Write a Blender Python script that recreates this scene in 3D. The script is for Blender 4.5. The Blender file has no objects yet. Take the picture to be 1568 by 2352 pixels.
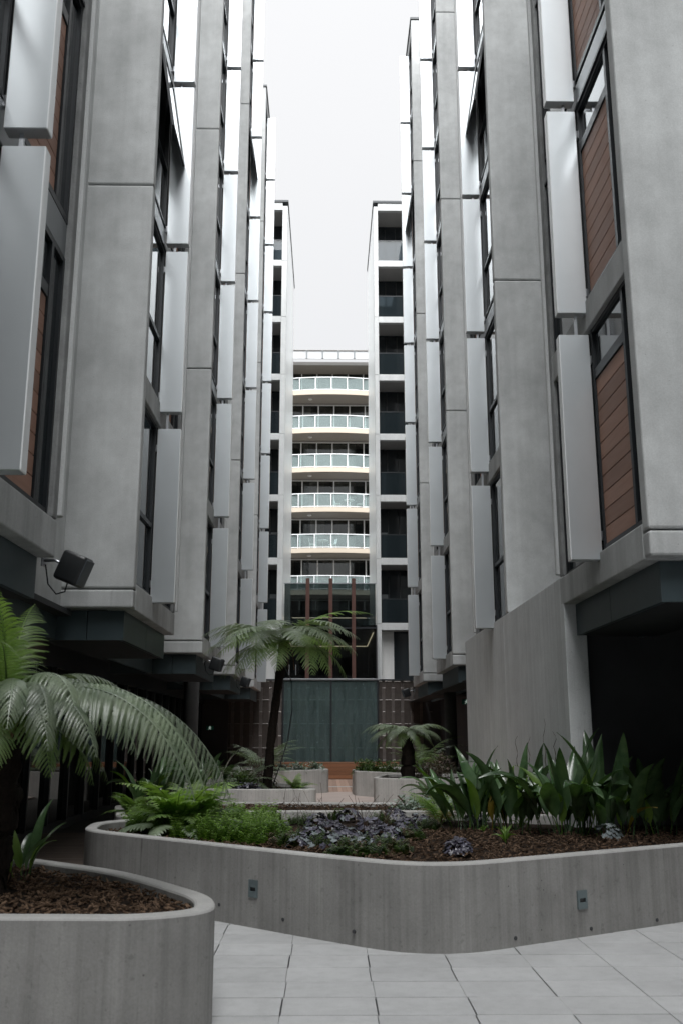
import bpy, bmesh, math, random
from mathutils import Vector, Matrix, noise
R = math.radians
random.seed(7)
scene = bpy.context.scene
COL = scene.collection

# ------------------------------------------------------------------ camera
F_DISP, PITCH, YAW, CAM_H = 2200.2, R(13.075), R(0.834), 1.70
cam_d = bpy.data.cameras.new('camera')
cam_d.sensor_fit = 'VERTICAL'; cam_d.sensor_height = 36.0
cam_d.lens = F_DISP * 36.0 / 2352.0
cam_d.clip_start = 0.1; cam_d.clip_end = 2000
cam_d.dof.use_dof = True; cam_d.dof.focus_distance = 19.0; cam_d.dof.aperture_fstop = 4.0
cam = bpy.data.objects.new('camera', cam_d); COL.objects.link(cam)
cam.location = (0, 0, CAM_H); cam.rotation_euler = (R(90) + PITCH, 0, -YAW)
scene.camera = cam

# ------------------------------------------------------------------ overcast sky
SHADE_BLOCK_H = 20.0  # height of the unseen block added behind the camera for shade
SKY_Z = 1.95
SUN_EL, SUN_AZ = R(54), R(182)          # azimuth clockwise from +Y: high, behind the camera
world = bpy.data.worlds.new('World'); scene.world = world; world.use_nodes = True
wn = world.node_tree; wn.nodes.clear()
w_out = wn.nodes.new('ShaderNodeOutputWorld'); w_bg = wn.nodes.new('ShaderNodeBackground')
w_sky = wn.nodes.new('ShaderNodeTexSky'); w_sky.sky_type = 'NISHITA'; w_sky.sun_disc = False
w_sky.sun_elevation = SUN_EL; w_sky.sun_rotation = SUN_AZ
w_sky.air_density = 1.0; w_sky.dust_density = 4.0
# a thick even cloud deck (overcast sky, somewhat brighter overhead than at the horizon) with a little of the clear sky's colour
w_tc = wn.nodes.new('ShaderNodeTexCoord'); w_sep = wn.nodes.new('ShaderNodeSeparateXYZ'); wn.links.new(w_tc.outputs['Generated'], w_sep.inputs[0])
w_cl = wn.nodes.new('ShaderNodeClamp'); wn.links.new(w_sep.outputs['Z'], w_cl.inputs[0])
w_ma = wn.nodes.new('ShaderNodeMath'); w_ma.operation = 'MULTIPLY_ADD'; wn.links.new(w_cl.outputs[0], w_ma.inputs[0])
w_ma.inputs[1].default_value = SKY_Z * .35; w_ma.inputs[2].default_value = SKY_Z * .65
w_vm = wn.nodes.new('ShaderNodeVectorMath'); w_vm.operation = 'SCALE'; w_vm.inputs[0].default_value = (1.0, 1.0, 1.0)
wn.links.new(w_ma.outputs[0], w_vm.inputs['Scale'])
w_mix = wn.nodes.new('ShaderNodeMix'); w_mix.data_type = 'RGBA'
w_mix.inputs['Factor'].default_value = 0.97
wn.links.new(w_sky.outputs[0], w_mix.inputs[6]); wn.links.new(w_vm.outputs[0], w_mix.inputs[7])
wn.links.new(w_mix.outputs[2], w_bg.inputs[0])
w_bg.inputs[1].default_value = 0.10
wn.links.new(w_bg.outputs[0], w_out.inputs[0])
sun_d = bpy.data.lights.new('sun', 'SUN'); sun_d.energy = 1.5; sun_d.angle = R(60); sun_d.color = (.985, .995, 1.0)
sun = bpy.data.objects.new('sun', sun_d); COL.objects.link(sun)
sun_dir = Vector((math.sin(SUN_AZ) * math.cos(SUN_EL), math.cos(SUN_AZ) * math.cos(SUN_EL), math.sin(SUN_EL)))
sun.rotation_euler = (-sun_dir).to_track_quat('-Z', 'Y').to_euler(); sun.location = (0, -20, 60)
vs = scene.view_settings
vs.view_transform = 'Standard'; vs.look = 'None'; vs.exposure = 2.5; vs.gamma = 1.0; vs.use_curve_mapping = False
scene.render.engine = 'CYCLES'
cy = scene.cycles
cy.use_denoising = True; cy.max_bounces = 6; cy.diffuse_bounces = 4; cy.glossy_bounces = 3
cy.transparent_max_bounces = 12; cy.transmission_bounces = 4
cy.caustics_reflective = False; cy.caustics_refractive = False; cy.sample_clamp_indirect = 6

# ------------------------------------------------------------------ pixel -> position (photo shown 1568 wide)
_cy, _sy, _ct, _st = math.cos(YAW), math.sin(YAW), math.cos(PITCH), math.sin(PITCH)
def ray(px, py):
    u = (px - 784) / F_DISP; w = (1176 - py) / F_DISP
    y = _ct - w * _st; z = _st + w * _ct
    return Vector((u * _cy + y * _sy, -u * _sy + y * _cy, z))
def atY(px, py, Y): r = ray(px, py); r = r * (Y / r.y); r.z += CAM_H; return r
def atZ(px, py, Z): r = ray(px, py); r = r * ((Z - CAM_H) / r.z); r.z += CAM_H; return r

# ------------------------------------------------------------------ materials
MATS = {}
def new_mat(name):
    m = bpy.data.materials.new(name); m.use_nodes = True; MATS[name] = m
    nt = m.node_tree; b = nt.nodes['Principled BSDF']
    return m, nt, b
def lk(nt, a, b): nt.links.new(a, b)
def tex_noise(nt, vec, scale, detail=4, rough=.55, dim='3D'):
    n = nt.nodes.new('ShaderNodeTexNoise'); n.noise_dimensions = dim
    n.inputs['Scale'].default_value = scale; n.inputs['Detail'].default_value = detail; n.inputs['Roughness'].default_value = rough
    if vec is not None: lk(nt, vec, n.inputs['Vector'])
    return n
def mapping(nt, vec, sc):
    mp = nt.nodes.new('ShaderNodeMapping'); mp.inputs['Scale'].default_value = sc
    lk(nt, vec, mp.inputs['Vector']); return mp.outputs[0]
def ramp(nt, fac, stops):
    r = nt.nodes.new('ShaderNodeValToRGB'); cr = r.color_ramp
    while len(cr.elements) < len(stops): cr.elements.new(.5)
    for e, (p, c) in zip(cr.elements, stops):
        e.position = p; e.color = (c, c, c, 1) if not isinstance(c, tuple) else (*c, 1)
    lk(nt, fac, r.inputs[0]); return r.outputs[0]
def mixc(nt, a, b, fac, mode='MIX'):
    m = nt.nodes.new('ShaderNodeMix'); m.data_type = 'RGBA'; m.blend_type = mode
    for sock, v in ((m.inputs[6], a), (m.inputs[7], b), (m.inputs['Factor'], fac)):
        if hasattr(v, 'links'): lk(nt, v, sock)
        elif isinstance(v, tuple): sock.default_value = (*v, 1)
        else: sock.default_value = v
    return m.outputs[2]
def bump(nt, b, h, strength=.2, dist=.01):
    n = nt.nodes.new('ShaderNodeBump'); n.inputs['Strength'].default_value = strength; n.inputs['Distance'].default_value = dist
    lk(nt, h, n.inputs['Height']); lk(nt, n.outputs[0], b.inputs['Normal'])
def pos(nt): return nt.nodes.new('ShaderNodeNewGeometry').outputs['Position']
def rnd(nt): return nt.nodes.new('ShaderNodeObjectInfo').outputs['Random']

def concrete(name, base, streak=.25, mottle=.3, warm=(.975, 1, 1.0), pore=.35, spots=0.0, lines=0.0):
    m, nt, b = new_mat(name)
    p = pos(nt)
    big = tex_noise(nt, p, .55, 4, .6).outputs[0]
    mid = tex_noise(nt, p, 3.2, 4, .6).outputs[0]
    st = tex_noise(nt, mapping(nt, p, (3.1, 3.1, .16)), 1.0, 3, .65).outputs[0]
    fine = tex_noise(nt, p, 60, 2, .6).outputs[0]
    c = mixc(nt, tuple(base * w for w in warm), tuple(base * w for w in warm), 0.0)
    c = mixc(nt, c, ramp(nt, big, [(.3, 1 - mottle), (.7, 1.0)]), 1.0, 'MULTIPLY')
    c = mixc(nt, c, ramp(nt, mid, [(.3, 1 - mottle * .6), (.65, 1.0)]), 1.0, 'MULTIPLY')
    c = mixc(nt, c, ramp(nt, st, [(.32, 1 - streak), (.6, 1.0)]), 1.0, 'MULTIPLY')
    c = mixc(nt, c, ramp(nt, fine, [(.3, .9), (.7, 1.04)]), 1.0, 'MULTIPLY')
    if lines:
        ln_ = tex_noise(nt, mapping(nt, p, (21, 21, .35)), 1.0, 3, .7).outputs[0]
        c = mixc(nt, c, ramp(nt, ln_, [(.36, 1 - lines), (.56, 1.0)]), 1.0, 'MULTIPLY')
        pt = tex_noise(nt, p, 16, 3, .7).outputs[0]
        c = mixc(nt, c, ramp(nt, pt, [(.60, 1.0), (.70, 1 - lines * 1.3)]), 1.0, 'MULTIPLY')
    vor = nt.nodes.new('ShaderNodeTexVoronoi'); vor.inputs['Scale'].default_value = 7.0; lk(nt, p, vor.inputs['Vector'])
    c = mixc(nt, c, ramp(nt, vor.outputs['Distance'], [(.025, 1 - pore), (.06, 1.0)]), 1.0, 'MULTIPLY')
    # long thin drips with their own shape
    dr = tex_noise(nt, mapping(nt, p, (9, 9, .5)), 1.0, 2, .5).outputs[0]
    c = mixc(nt, c, ramp(nt, dr, [(.70, 1.0), (.76, 1 - spots)]), 1.0, 'MULTIPLY')
    lk(nt, c, b.inputs['Base Color'])
    b.inputs['Roughness'].default_value = .82
    b.inputs['Specular IOR Level'].default_value = .3
    hm = nt.nodes.new('ShaderNodeMath'); hm.operation = 'ADD'; lk(nt, mid, hm.inputs[0]); lk(nt, fine, hm.inputs[1])
    bump(nt, b, hm.outputs[0], .18, .006)
    return m
concrete('concrete', .67, .12, .27)
concrete('concrete_band', .62, .26, .22, spots=.2)
concrete('blank_concrete', .82, .10, .14, (.97, 1, 1.01), .3, .10, .10)
concrete('concrete_rough', .5, .3, .5, pore=.5)
concrete('concrete_edge', .74, .10, .14)
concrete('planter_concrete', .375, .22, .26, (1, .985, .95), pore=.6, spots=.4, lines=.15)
concrete('planter_rim_lit', .52, .10, .20, (1, .99, .965))
concrete('planter_pale', .54, .14, .2, (1, .98, .94), spots=.2, lines=.18)

def plain(name, col, rough=.5, metal=0.0, spec=.5, var=0.0, nscale=6.0, bumps=0.0):
    m, nt, b = new_mat(name)
    b.inputs['Base Color'].default_value = (*col, 1); b.inputs['Roughness'].default_value = rough
    b.inputs['Metallic'].default_value = metal; b.inputs['Specular IOR Level'].default_value = spec
    if var:
        n = tex_noise(nt, pos(nt), nscale, 5, .6).outputs[0]
        c = mixc(nt, col, ramp(nt, n, [(.3, 1 - var), (.7, 1.0)]), 1.0, 'MULTIPLY')
        lk(nt, c, b.inputs['Base Color'])
        if bumps: bump(nt, b, n, bumps, .01)
    return m
plain('white_screen', (.66, .70, .725), .30, .68, .6, .08, 1.3)
plain('screen_edge', (.86, .88, .89), .25, 0, .8, .04, 2.0)
plain('white_wall', (.86, .88, .88), .30, 0, .5, .04, 1.5)
plain('white_paint', (.80, .80, .79), .45, 0, .5, .06, 4)
plain('fascia_metal', (.055, .080, .090), .42, .0, .5, .15, 3)
plain('dark_frame', (.022, .026, .030), .42, .2, .5, .1, 8)
plain('face_grey', (.10, .115, .13), .35, .3)  # even dark grey of the floodlight face plates
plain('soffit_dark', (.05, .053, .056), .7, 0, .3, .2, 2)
plain('column_grey', (.13, .13, .13), .8, 0, .3, .2, 2)
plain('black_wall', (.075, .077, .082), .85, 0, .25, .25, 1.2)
plain('spandrel', (.16, .175, .185), .35, .1, .5, .1, 3)
plain('cream', (.56, .485, .395), .6, 0, .4, .05, 2)
plain('parapet_grey', (.50, .51, .52), .5)
plain('soffit_grey', (.40, .39, .38), .8, 0, .3, .06, 2)
plain('rail_white', (.84, .86, .88), .35)
plain('step_plate', (.16, .20, .21), .4, .3, .5, .1, 20)
plain('steel', (.55, .57, .60), .28, .9, .5, .1, 10)
plain('black_plastic', (.018, .020, .022), .38, 0, .5, .12, 30)
plain('rust_fin', (.115, .052, .040), .55, 0, .4, .25, 5)
plain('curtain', (.50, .46, .38), .9, 0, .2, .15, 3)
plain('curtain_dark', (.20, .175, .15), .9, 0, .2, .2, 3)
plain('bronze', (.105, .09, .082), .42, .3, .5, .25, 7)
plain('ground_dark', (.07, .065, .06), .85, 0, .3, .3, 1.5)
plain('trunk_fibre', (.020, .015, .012), .95, 0, .15, .6, 26, .8)
plain('joint_dark', (.03, .03, .032), .9)
plain('soil', (.030, .021, .016), .95, 0, .1, .5, 14, .6)
plain('exit_green', (.02, .20, .15), .5)
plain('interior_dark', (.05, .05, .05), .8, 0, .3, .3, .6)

def glass_dark(name, tint, rough=.04):
    m, nt, b = new_mat(name)
    b.inputs['Base Color'].default_value = (*tint, 1); b.inputs['Roughness'].default_value = rough
    b.inputs['Specular IOR Level'].default_value = .7; b.inputs['IOR'].default_value = 1.52
    w = tex_noise(nt, pos(nt), .9, 2, .5).outputs[0]
    bump(nt, b, w, .05, .02)
    return m
glass_dark('window_glass', (.020, .026, .030)); glass_dark('shop_glass', (.012, .015, .015), .03)

def glass_clear(name, tint, refl=1.0, haze=None, hz=0.0, specks=False):
    m, nt, b = new_mat(name); nt.nodes.remove(b)
    out = nt.nodes['Material Output']
    tr = nt.nodes.new('ShaderNodeBsdfTransparent'); tr.inputs[0].default_value = (*tint, 1)
    gl = nt.nodes.new('ShaderNodeBsdfGlossy'); gl.inputs['Roughness'].default_value = .03
    fr = nt.nodes.new('ShaderNodeFresnel'); fr.inputs[0].default_value = 1.5
    ml = nt.nodes.new('ShaderNodeMath'); ml.operation = 'MULTIPLY'; ml.inputs[1].default_value = refl; lk(nt, fr.outputs[0], ml.inputs[0])
    mx = nt.nodes.new('ShaderNodeMixShader'); lk(nt, ml.outputs[0], mx.inputs[0]); lk(nt, tr.outputs[0], mx.inputs[1]); lk(nt, gl.outputs[0], mx.inputs[2])
    last = mx.outputs[0]
    if haze:
        df = nt.nodes.new('ShaderNodeBsdfDiffuse'); df.inputs[0].default_value = (*haze, 1)
        mx2 = nt.nodes.new('ShaderNodeMixShader'); lk(nt, last, mx2.inputs[1]); lk(nt, df.outputs[0], mx2.inputs[2])
        p = pos(nt)
        n = tex_noise(nt, mapping(nt, p, (5, 5, .7)), 1.0, 6, .7).outputs[0]
        f = ramp(nt, n, [(.3, hz * .45), (.75, hz * 1.5)]) if specks else ramp(nt, n, [(0, hz * .95), (1, hz * 1.05)])
        lk(nt, f, mx2.inputs[0]); last = mx2.outputs[0]
        if specks:
            v = nt.nodes.new('ShaderNodeTexVoronoi'); v.inputs['Scale'].default_value = 13; lk(nt, mapping(nt, p, (1, 1, .6)), v.inputs['Vector'])
            pick = ramp(nt, v.outputs['Color'], [(.70, 0.0), (.73, 1.0)])
            sp = ramp(nt, v.outputs['Distance'], [(.10, .9), (.2, 0.0)])
            mm = nt.nodes.new('ShaderNodeMath'); mm.operation = 'MULTIPLY'; lk(nt, pick, mm.inputs[0]); lk(nt, sp, mm.inputs[1])
            d2 = nt.nodes.new('ShaderNodeBsdfDiffuse'); d2.inputs[0].default_value = (.85, .9, .9, 1)
            mx3 = nt.nodes.new('ShaderNodeMixShader'); lk(nt, mm.outputs[0], mx3.inputs[0]); lk(nt, last, mx3.inputs[1]); lk(nt, d2.outputs[0], mx3.inputs[2]); last = mx3.outputs[0]
    lk(nt, last, out.inputs[0])
    return m
glass_clear('balustrade_glass', (.80, .90, .89), 1.3, (.55, .66, .66), .26)  # pale diffuse share imitates sky reflected in the panels
glass_clear('door_glass', (.62, .66, .66), 1.6)
glass_clear('dark_balustrade', (.30, .34, .37), .9, (.05, .07, .08), .25)
glass_clear('atrium_glass', (.30, .335, .335), 1.2)
glass_clear('water_glass', (.74, .88, .88), .9, (.26, .35, .35), .20, True)

def timber(name, c1, c2, rough=.55, axis='Y'):
    m, nt, b = new_mat(name)
    sc = (6, .9, 12) if axis == 'Y' else (.9, 6, 12)
    p = pos(nt); r = rnd(nt)
    g = tex_noise(nt, mapping(nt, p, sc), 2.2, 6, .65).outputs[0]
    c = mixc(nt, c1, c2, g)
    c = mixc(nt, c, ramp(nt, r, [(0, .72), (1, 1.12)]), 1.0, 'MULTIPLY')
    lk(nt, c, b.inputs['Base Color']); b.inputs['Roughness'].default_value = rough
    b.inputs['Specular IOR Level'].default_value = .35
    bump(nt, b, g, .12, .004)
    return m
timber('timber_cladding', (.28, .145, .10), (.46, .27, .20))
timber('bench_timber', (.17, .075, .036), (.30, .14, .075), .6, 'X')
timber('deck_timber', (.34, .22, .165), (.52, .37, .30), .7)
timber('deck_dark', (.060, .045, .036), (.11, .085, .07), .75)

m, nt, b = new_mat('paving')
p = pos(nt); r_ = rnd(nt)
f1 = tex_noise(nt, p, 130, 3, .7).outputs[0]; f2 = tex_noise(nt, p, 1.6, 5, .65).outputs[0]; f3 = tex_noise(nt, p, 9, 4, .6).outputs[0]
c = mixc(nt, (.56, .565, .57), ramp(nt, f1, [(.3, .84), (.7, 1.06)]), 1.0, 'MULTIPLY')
c = mixc(nt, c, ramp(nt, f2, [(.3, .84), (.7, 1.03)]), 1.0, 'MULTIPLY')
c = mixc(nt, c, ramp(nt, f3, [(.28, .90), (.55, 1.0)]), 1.0, 'MULTIPLY')
c = mixc(nt, c, ramp(nt, r_, [(0, .93), (1, 1.03)]), 1.0, 'MULTIPLY')
lk(nt, c, b.inputs['Base Color']); b.inputs['Roughness'].default_value = .7; bump(nt, b, f1, .15, .002)
m, nt, b = new_mat('pink_paving')
p = pos(nt)
c = mixc(nt, (.47, .39, .355), ramp(nt, tex_noise(nt, p, 2.5, 5, .6).outputs[0], [(.3, .86), (.7, 1.05)]), 1.0, 'MULTIPLY')
lk(nt, c, b.inputs['Base Color']); b.inputs['Roughness'].default_value = .7

def leaf(name, c1, c2, rough=.38, trans=.30, spec=.5, back=None, nscale=5.0):
    m, nt, b = new_mat(name); out = nt.nodes['Material Output']
    p = pos(nt); r = rnd(nt)
    n = tex_noise(nt, p, nscale, 3, .6).outputs[0]
    c = mixc(nt, c1, c2, ramp(nt, n, [(.32, 0.0), (.68, 1.0)]))
    c = mixc(nt, c, ramp(nt, r, [(0, .72), (1, 1.25)]), 1.0, 'MULTIPLY')
    if back:
        g = nt.nodes.new('ShaderNodeNewGeometry'); c = mixc(nt, c, back, g.outputs['Backfacing'])
    lk(nt, c, b.inputs['Base Color']); b.inputs['Roughness'].default_value = rough; b.inputs['Specular IOR Level'].default_value = spec
    t = nt.nodes.new('ShaderNodeBsdfTranslucent')
    c2_ = mixc(nt, c, (1.25, 1.5, .55), 1.0, 'MULTIPLY'); lk(nt, c2_, t.inputs[0])
    mx = nt.nodes.new('ShaderNodeMixShader'); mx.inputs[0].default_value = trans
    lk(nt, b.outputs[0], mx.inputs[1]); lk(nt, t.outputs[0], mx.inputs[2]); lk(nt, mx.outputs[0], out.inputs[0])
    return m
leaf('frond_grey', (.135, .18, .12), (.24, .29, .20), .33, .26, .8)
leaf('frond_green', (.10, .17, .055), (.19, .27, .10), .42, .38, .5)
leaf('fern_bright', (.15, .25, .07), (.27, .38, .13), .45, .40)
leaf('strap_leaf', (.040, .085, .036), (.095, .16, .075), .25, .20, .9)
leaf('strap_leaf_bright', (.09, .17, .03), (.15, .24, .05), .36, .40, .5)
leaf('strap_leaf_yellow', (.30, .22, .03), (.22, .16, .02), .5, .35)
leaf('heuchera', (.018, .013, .022), (.10, .10, .14), .36, .06, .7)
leaf('heuchera_grey', (.13, .16, .17), (.25, .28, .29), .5, .12, .4)
leaf('shrub_leaf', (.055, .10, .03), (.11, .17, .05), .45, .3)
leaf('shrub_pale', (.17, .22, .19), (.28, .33, .30), .5, .2)
leaf('shrub_pink', (.20, .13, .12), (.12, .12, .08), .6, .2)
leaf('dry_frond', (.22, .15, .09), (.13, .12, .04), .7, .25, .2)
leaf('mulch', (.022, .014, .010), (.16, .105, .07), .9, .02, .15, None, 38.0)
leaf('twig', (.10, .065, .045), (.06, .04, .03), .9, .0, .1)
m, nt, b = new_mat('led_strip'); b.inputs['Emission Color'].default_value = (1.0, .74, .50, 1); b.inputs['Emission Strength'].default_value = .55
m, nt, b = new_mat('sign_light'); b.inputs['Base Color'].default_value = (.8, .85, .8, 1); b.inputs['Emission Color'].default_value = (.75, .95, .85, 1); b.inputs['Emission Strength'].default_value = .05

# ------------------------------------------------------------------ object helpers
def tag(o, label=None, cat=None, group=None, kind=None):
    if label: o['label'] = label
    if cat: o['category'] = cat
    if group: o['group'] = group
    if kind: o['kind'] = kind
    return o
def empty(name, loc=(0, 0, 0), **k):
    o = bpy.data.objects.new(name, None); COL.objects.link(o); o.location = loc; o.empty_display_size = .2
    return tag(o, **k)
def link(name, me, parent=None, loc=(0, 0, 0), rot=(0, 0, 0), scale=None, **k):
    o = bpy.data.objects.new(name, me); COL.objects.link(o); o.location = loc; o.rotation_euler = rot
    if scale: o.scale = scale
    if parent: o.parent = parent
    return tag(o, **k)
def mesh_of(bm, name, mat, smooth=False):
    me = bpy.data.meshes.new(name); bm.to_mesh(me); bm.free()
    me.materials.append(MATS[mat])
    if smooth:
        for p_ in me.polygons: p_.use_smooth = True
    return me
def add_box(bm, x0, x1, y0, y1, z0, z1, bev=0.0, seg=1):
    if x0 > x1: x0, x1 = x1, x0
    if y0 > y1: y0, y1 = y1, y0
    mt = Matrix.Translation(((x0 + x1) / 2, (y0 + y1) / 2, (z0 + z1) / 2)) @ Matrix.Diagonal((x1 - x0, y1 - y0, z1 - z0, 1))
    r = bmesh.ops.create_cube(bm, size=1.0, matrix=mt)
    if bev:
        es = list({e for v in r['verts'] for e in v.link_edges})
        bmesh.ops.bevel(bm, geom=es, offset=bev, segments=seg, affect='EDGES', profile=.5)
def box_mesh(name, mat, *boxes, bev=0.0, seg=1):
    bm = bmesh.new()
    for b_ in boxes: add_box(bm, *b_, bev=bev, seg=seg)
    return mesh_of(bm, name, mat)
CACHE = {}
def box(name, mat, dims, parent=None, bev=0.0, seg=1, loc=None, **k):
    """one box given by its extents; equal sizes share mesh data"""
    x0, x1, y0, y1, z0, z1 = dims
    if x0 > x1: x0, x1 = x1, x0
    if y0 > y1: y0, y1 = y1, y0
    key = (mat, round(x1 - x0, 4), round(y1 - y0, 4), round(z1 - z0, 4), bev, seg)
    if key not in CACHE:
        CACHE[key] = box_mesh(name, mat, (-(x1 - x0) / 2, (x1 - x0) / 2, -(y1 - y0) / 2, (y1 - y0) / 2, -(z1 - z0) / 2, (z1 - z0) / 2), bev=bev, seg=seg)
    o = link(name, CACHE[key], parent, ((x0 + x1) / 2, (y0 + y1) / 2, (z0 + z1) / 2), **k)
    if parent is not None and parent.type == 'MESH': o.location = Vector(o.location) - parent_loc(parent)
    return o
def parent_loc(o):
    v = Vector((0, 0, 0))
    while o is not None: v += Vector(o.location); o = o.parent
    return v
def tube_bm(bm, pts, rad, n=8, close_ends=True):
    pts = [Vector(p) for p in pts]; rings = []
    for i, p_ in enumerate(pts):
        t = (pts[min(i + 1, len(pts) - 1)] - pts[max(i - 1, 0)]).normalized()
        a = t.cross(Vector((0, 0, 1)))
        if a.length < 1e-3: a = t.cross(Vector((0, 1, 0)))
        a.normalize(); b_ = t.cross(a)
        r = rad[i] if isinstance(rad, (list, tuple)) else rad
        rings.append([bm.verts.new(p_ + (a * math.cos(2 * math.pi * k / n) + b_ * math.sin(2 * math.pi * k / n)) * r) for k in range(n)])
    for A, B in zip(rings, rings[1:]):
        for k in range(n): bm.faces.new((A[k], A[(k + 1) % n], B[(k + 1) % n], B[k]))
    if close_ends:
        bm.faces.new(list(reversed(rings[0]))); bm.faces.new(rings[-1])
    return rings
def tube(name, mat, pts, rad, parent=None, n=8, **k):
    bm = bmesh.new(); tube_bm(bm, pts, rad, n); return link(name, mesh_of(bm, name, mat, True), parent, **k)
def fillet(poly, rad, n=7, closed=True):
    """round the corners of a plan polyline; rad is one number or one per corner"""
    out = []; N = len(poly)
    for i, p_ in enumerate(poly):
        p_ = Vector(p_); r = rad[i] if isinstance(rad, (list, tuple)) else rad
        if (not closed and i in (0, N - 1)) or r <= 0: out.append(p_); continue
        a = Vector(poly[i - 1]); b_ = Vector(poly[(i + 1) % N])
        da = (a - p_); db = (b_ - p_); t = min(r, da.length * .48, db.length * .48)
        A = p_ + da.normalized() * t; B = p_ + db.normalized() * t
        for k in range(n + 1):
            s = k / n; out.append((1 - s) ** 2 * A + 2 * s * (1 - s) * p_ + s * s * B)
    return out
def offset(path, d, closed=True):
    out = []; N = len(path)
    for i in range(N):
        a = path[i - 1] if (closed or i > 0) else path[i]; b_ = path[(i + 1) % N] if (closed or i < N - 1) else path[i]
        t1 = (path[i] - a); t2 = (b_ - path[i])
        if t1.length < 1e-6: t1 = t2
        if t2.length < 1e-6: t2 = t1
        n1 = Vector((-t1.y, t1.x)).normalized(); n2 = Vector((-t2.y, t2.x)).normalized()
        n = (n1 + n2).normalized(); out.append(path[i] + n * (d / max(.5, n.dot(n1))))
    return out

# ================================================================== SETTING
box('ground', 'ground_dark', (-300, 300, -300, 300, -.30, -.05), kind='structure')
paving = empty('paved_floor', (0, 0, 0), kind='structure')
box('mortar_bed', 'joint_dark', (-2.6, 4.9, 2.2, 12.9, -.045, -.012), paving)
TW, TD, TX0, TY0 = .608, .4185, -.285, 6.506
tile_me = box_mesh('tile', 'paving', (-TW / 2 + .003, TW / 2 - .003, -TD / 2 + .0075, TD / 2 - .0075, -.03, 0), bev=.002)
for i in range(-3, 8):
    for j in range(-8, 9):
        x = TX0 + (i + .5) * TW; y = TY0 + (j + .5) * TD
        jog = .006 * math.sin(j * 2.1 + i * .8) if i < 3 else 0
        if x < -1.9 or y < 3.2 or y > 10.3 or x > 4.4: continue
        if y > 8.35 + abs(x - .84) * .75 + .5: continue
        link('tile', tile_me, paving, (x + jog, y, random.uniform(-.0012, .0012)), (0, 0, random.uniform(-.002, .002)))
box('tile_field', 'paving', (-9, 9, -12.9, 3.15, -.04, -.001), paving)
box('tile_field', 'paving', (-9, -1.97, 3.155, 8.8, -.04, -.001), paving)
box('tile_field', 'paving', (4.05, 9, 3.155, 8.29, -.04, -.001), paving)
walk = empty('timber_walkway', (0, 0, 0), kind='structure')
pl_me = box_mesh('plank', 'deck_dark', (-1.45, 1.45, -.068, .068, -.03, 0), bev=.004)
for k in range(64):
    link('plank', pl_me, walk, (-3.55, 8.9 + k * .142, random.uniform(-.001, .001)))
deck = empty('timber_deck', (0, 0, 0), kind='structure')
dk_me = box_mesh('plank', 'deck_timber', (-.069, .069, -4.15, 4.15, -.03, 0), bev=.004)
for k in range(48):
    link('plank', dk_me, deck, (-3.0 + k * .142, 34.5, random.uniform(-.001, .001)))
box('inlay_strip', 'paving', (-3.2, 3.9, 33.0, 33.35, .003, .009), deck)
box('pink_paving', 'pink_paving', (-1.9, 2.4, 15.2, 30.3, -.03, 0), kind='structure')

# ================================================================== TWO STEPPED CONCRETE BUILDINGS
ROOF = 28.5; STOREY = 3.07; BAY = 3.65; PITCH_Y = 7.5
def storey_zone(n):
    return (3.75, 6.48) if n == 0 else (6.87 + STOREY * (n - 1), 9.52 + STOREY * (n - 1))
def screen_zone(n):
    return [(3.65, 6.42), (6.70, 9.50)][n] if n < 2 else (9.64 + 3.08 * (n - 2), 12.62 + 3.08 * (n - 2))

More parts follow.
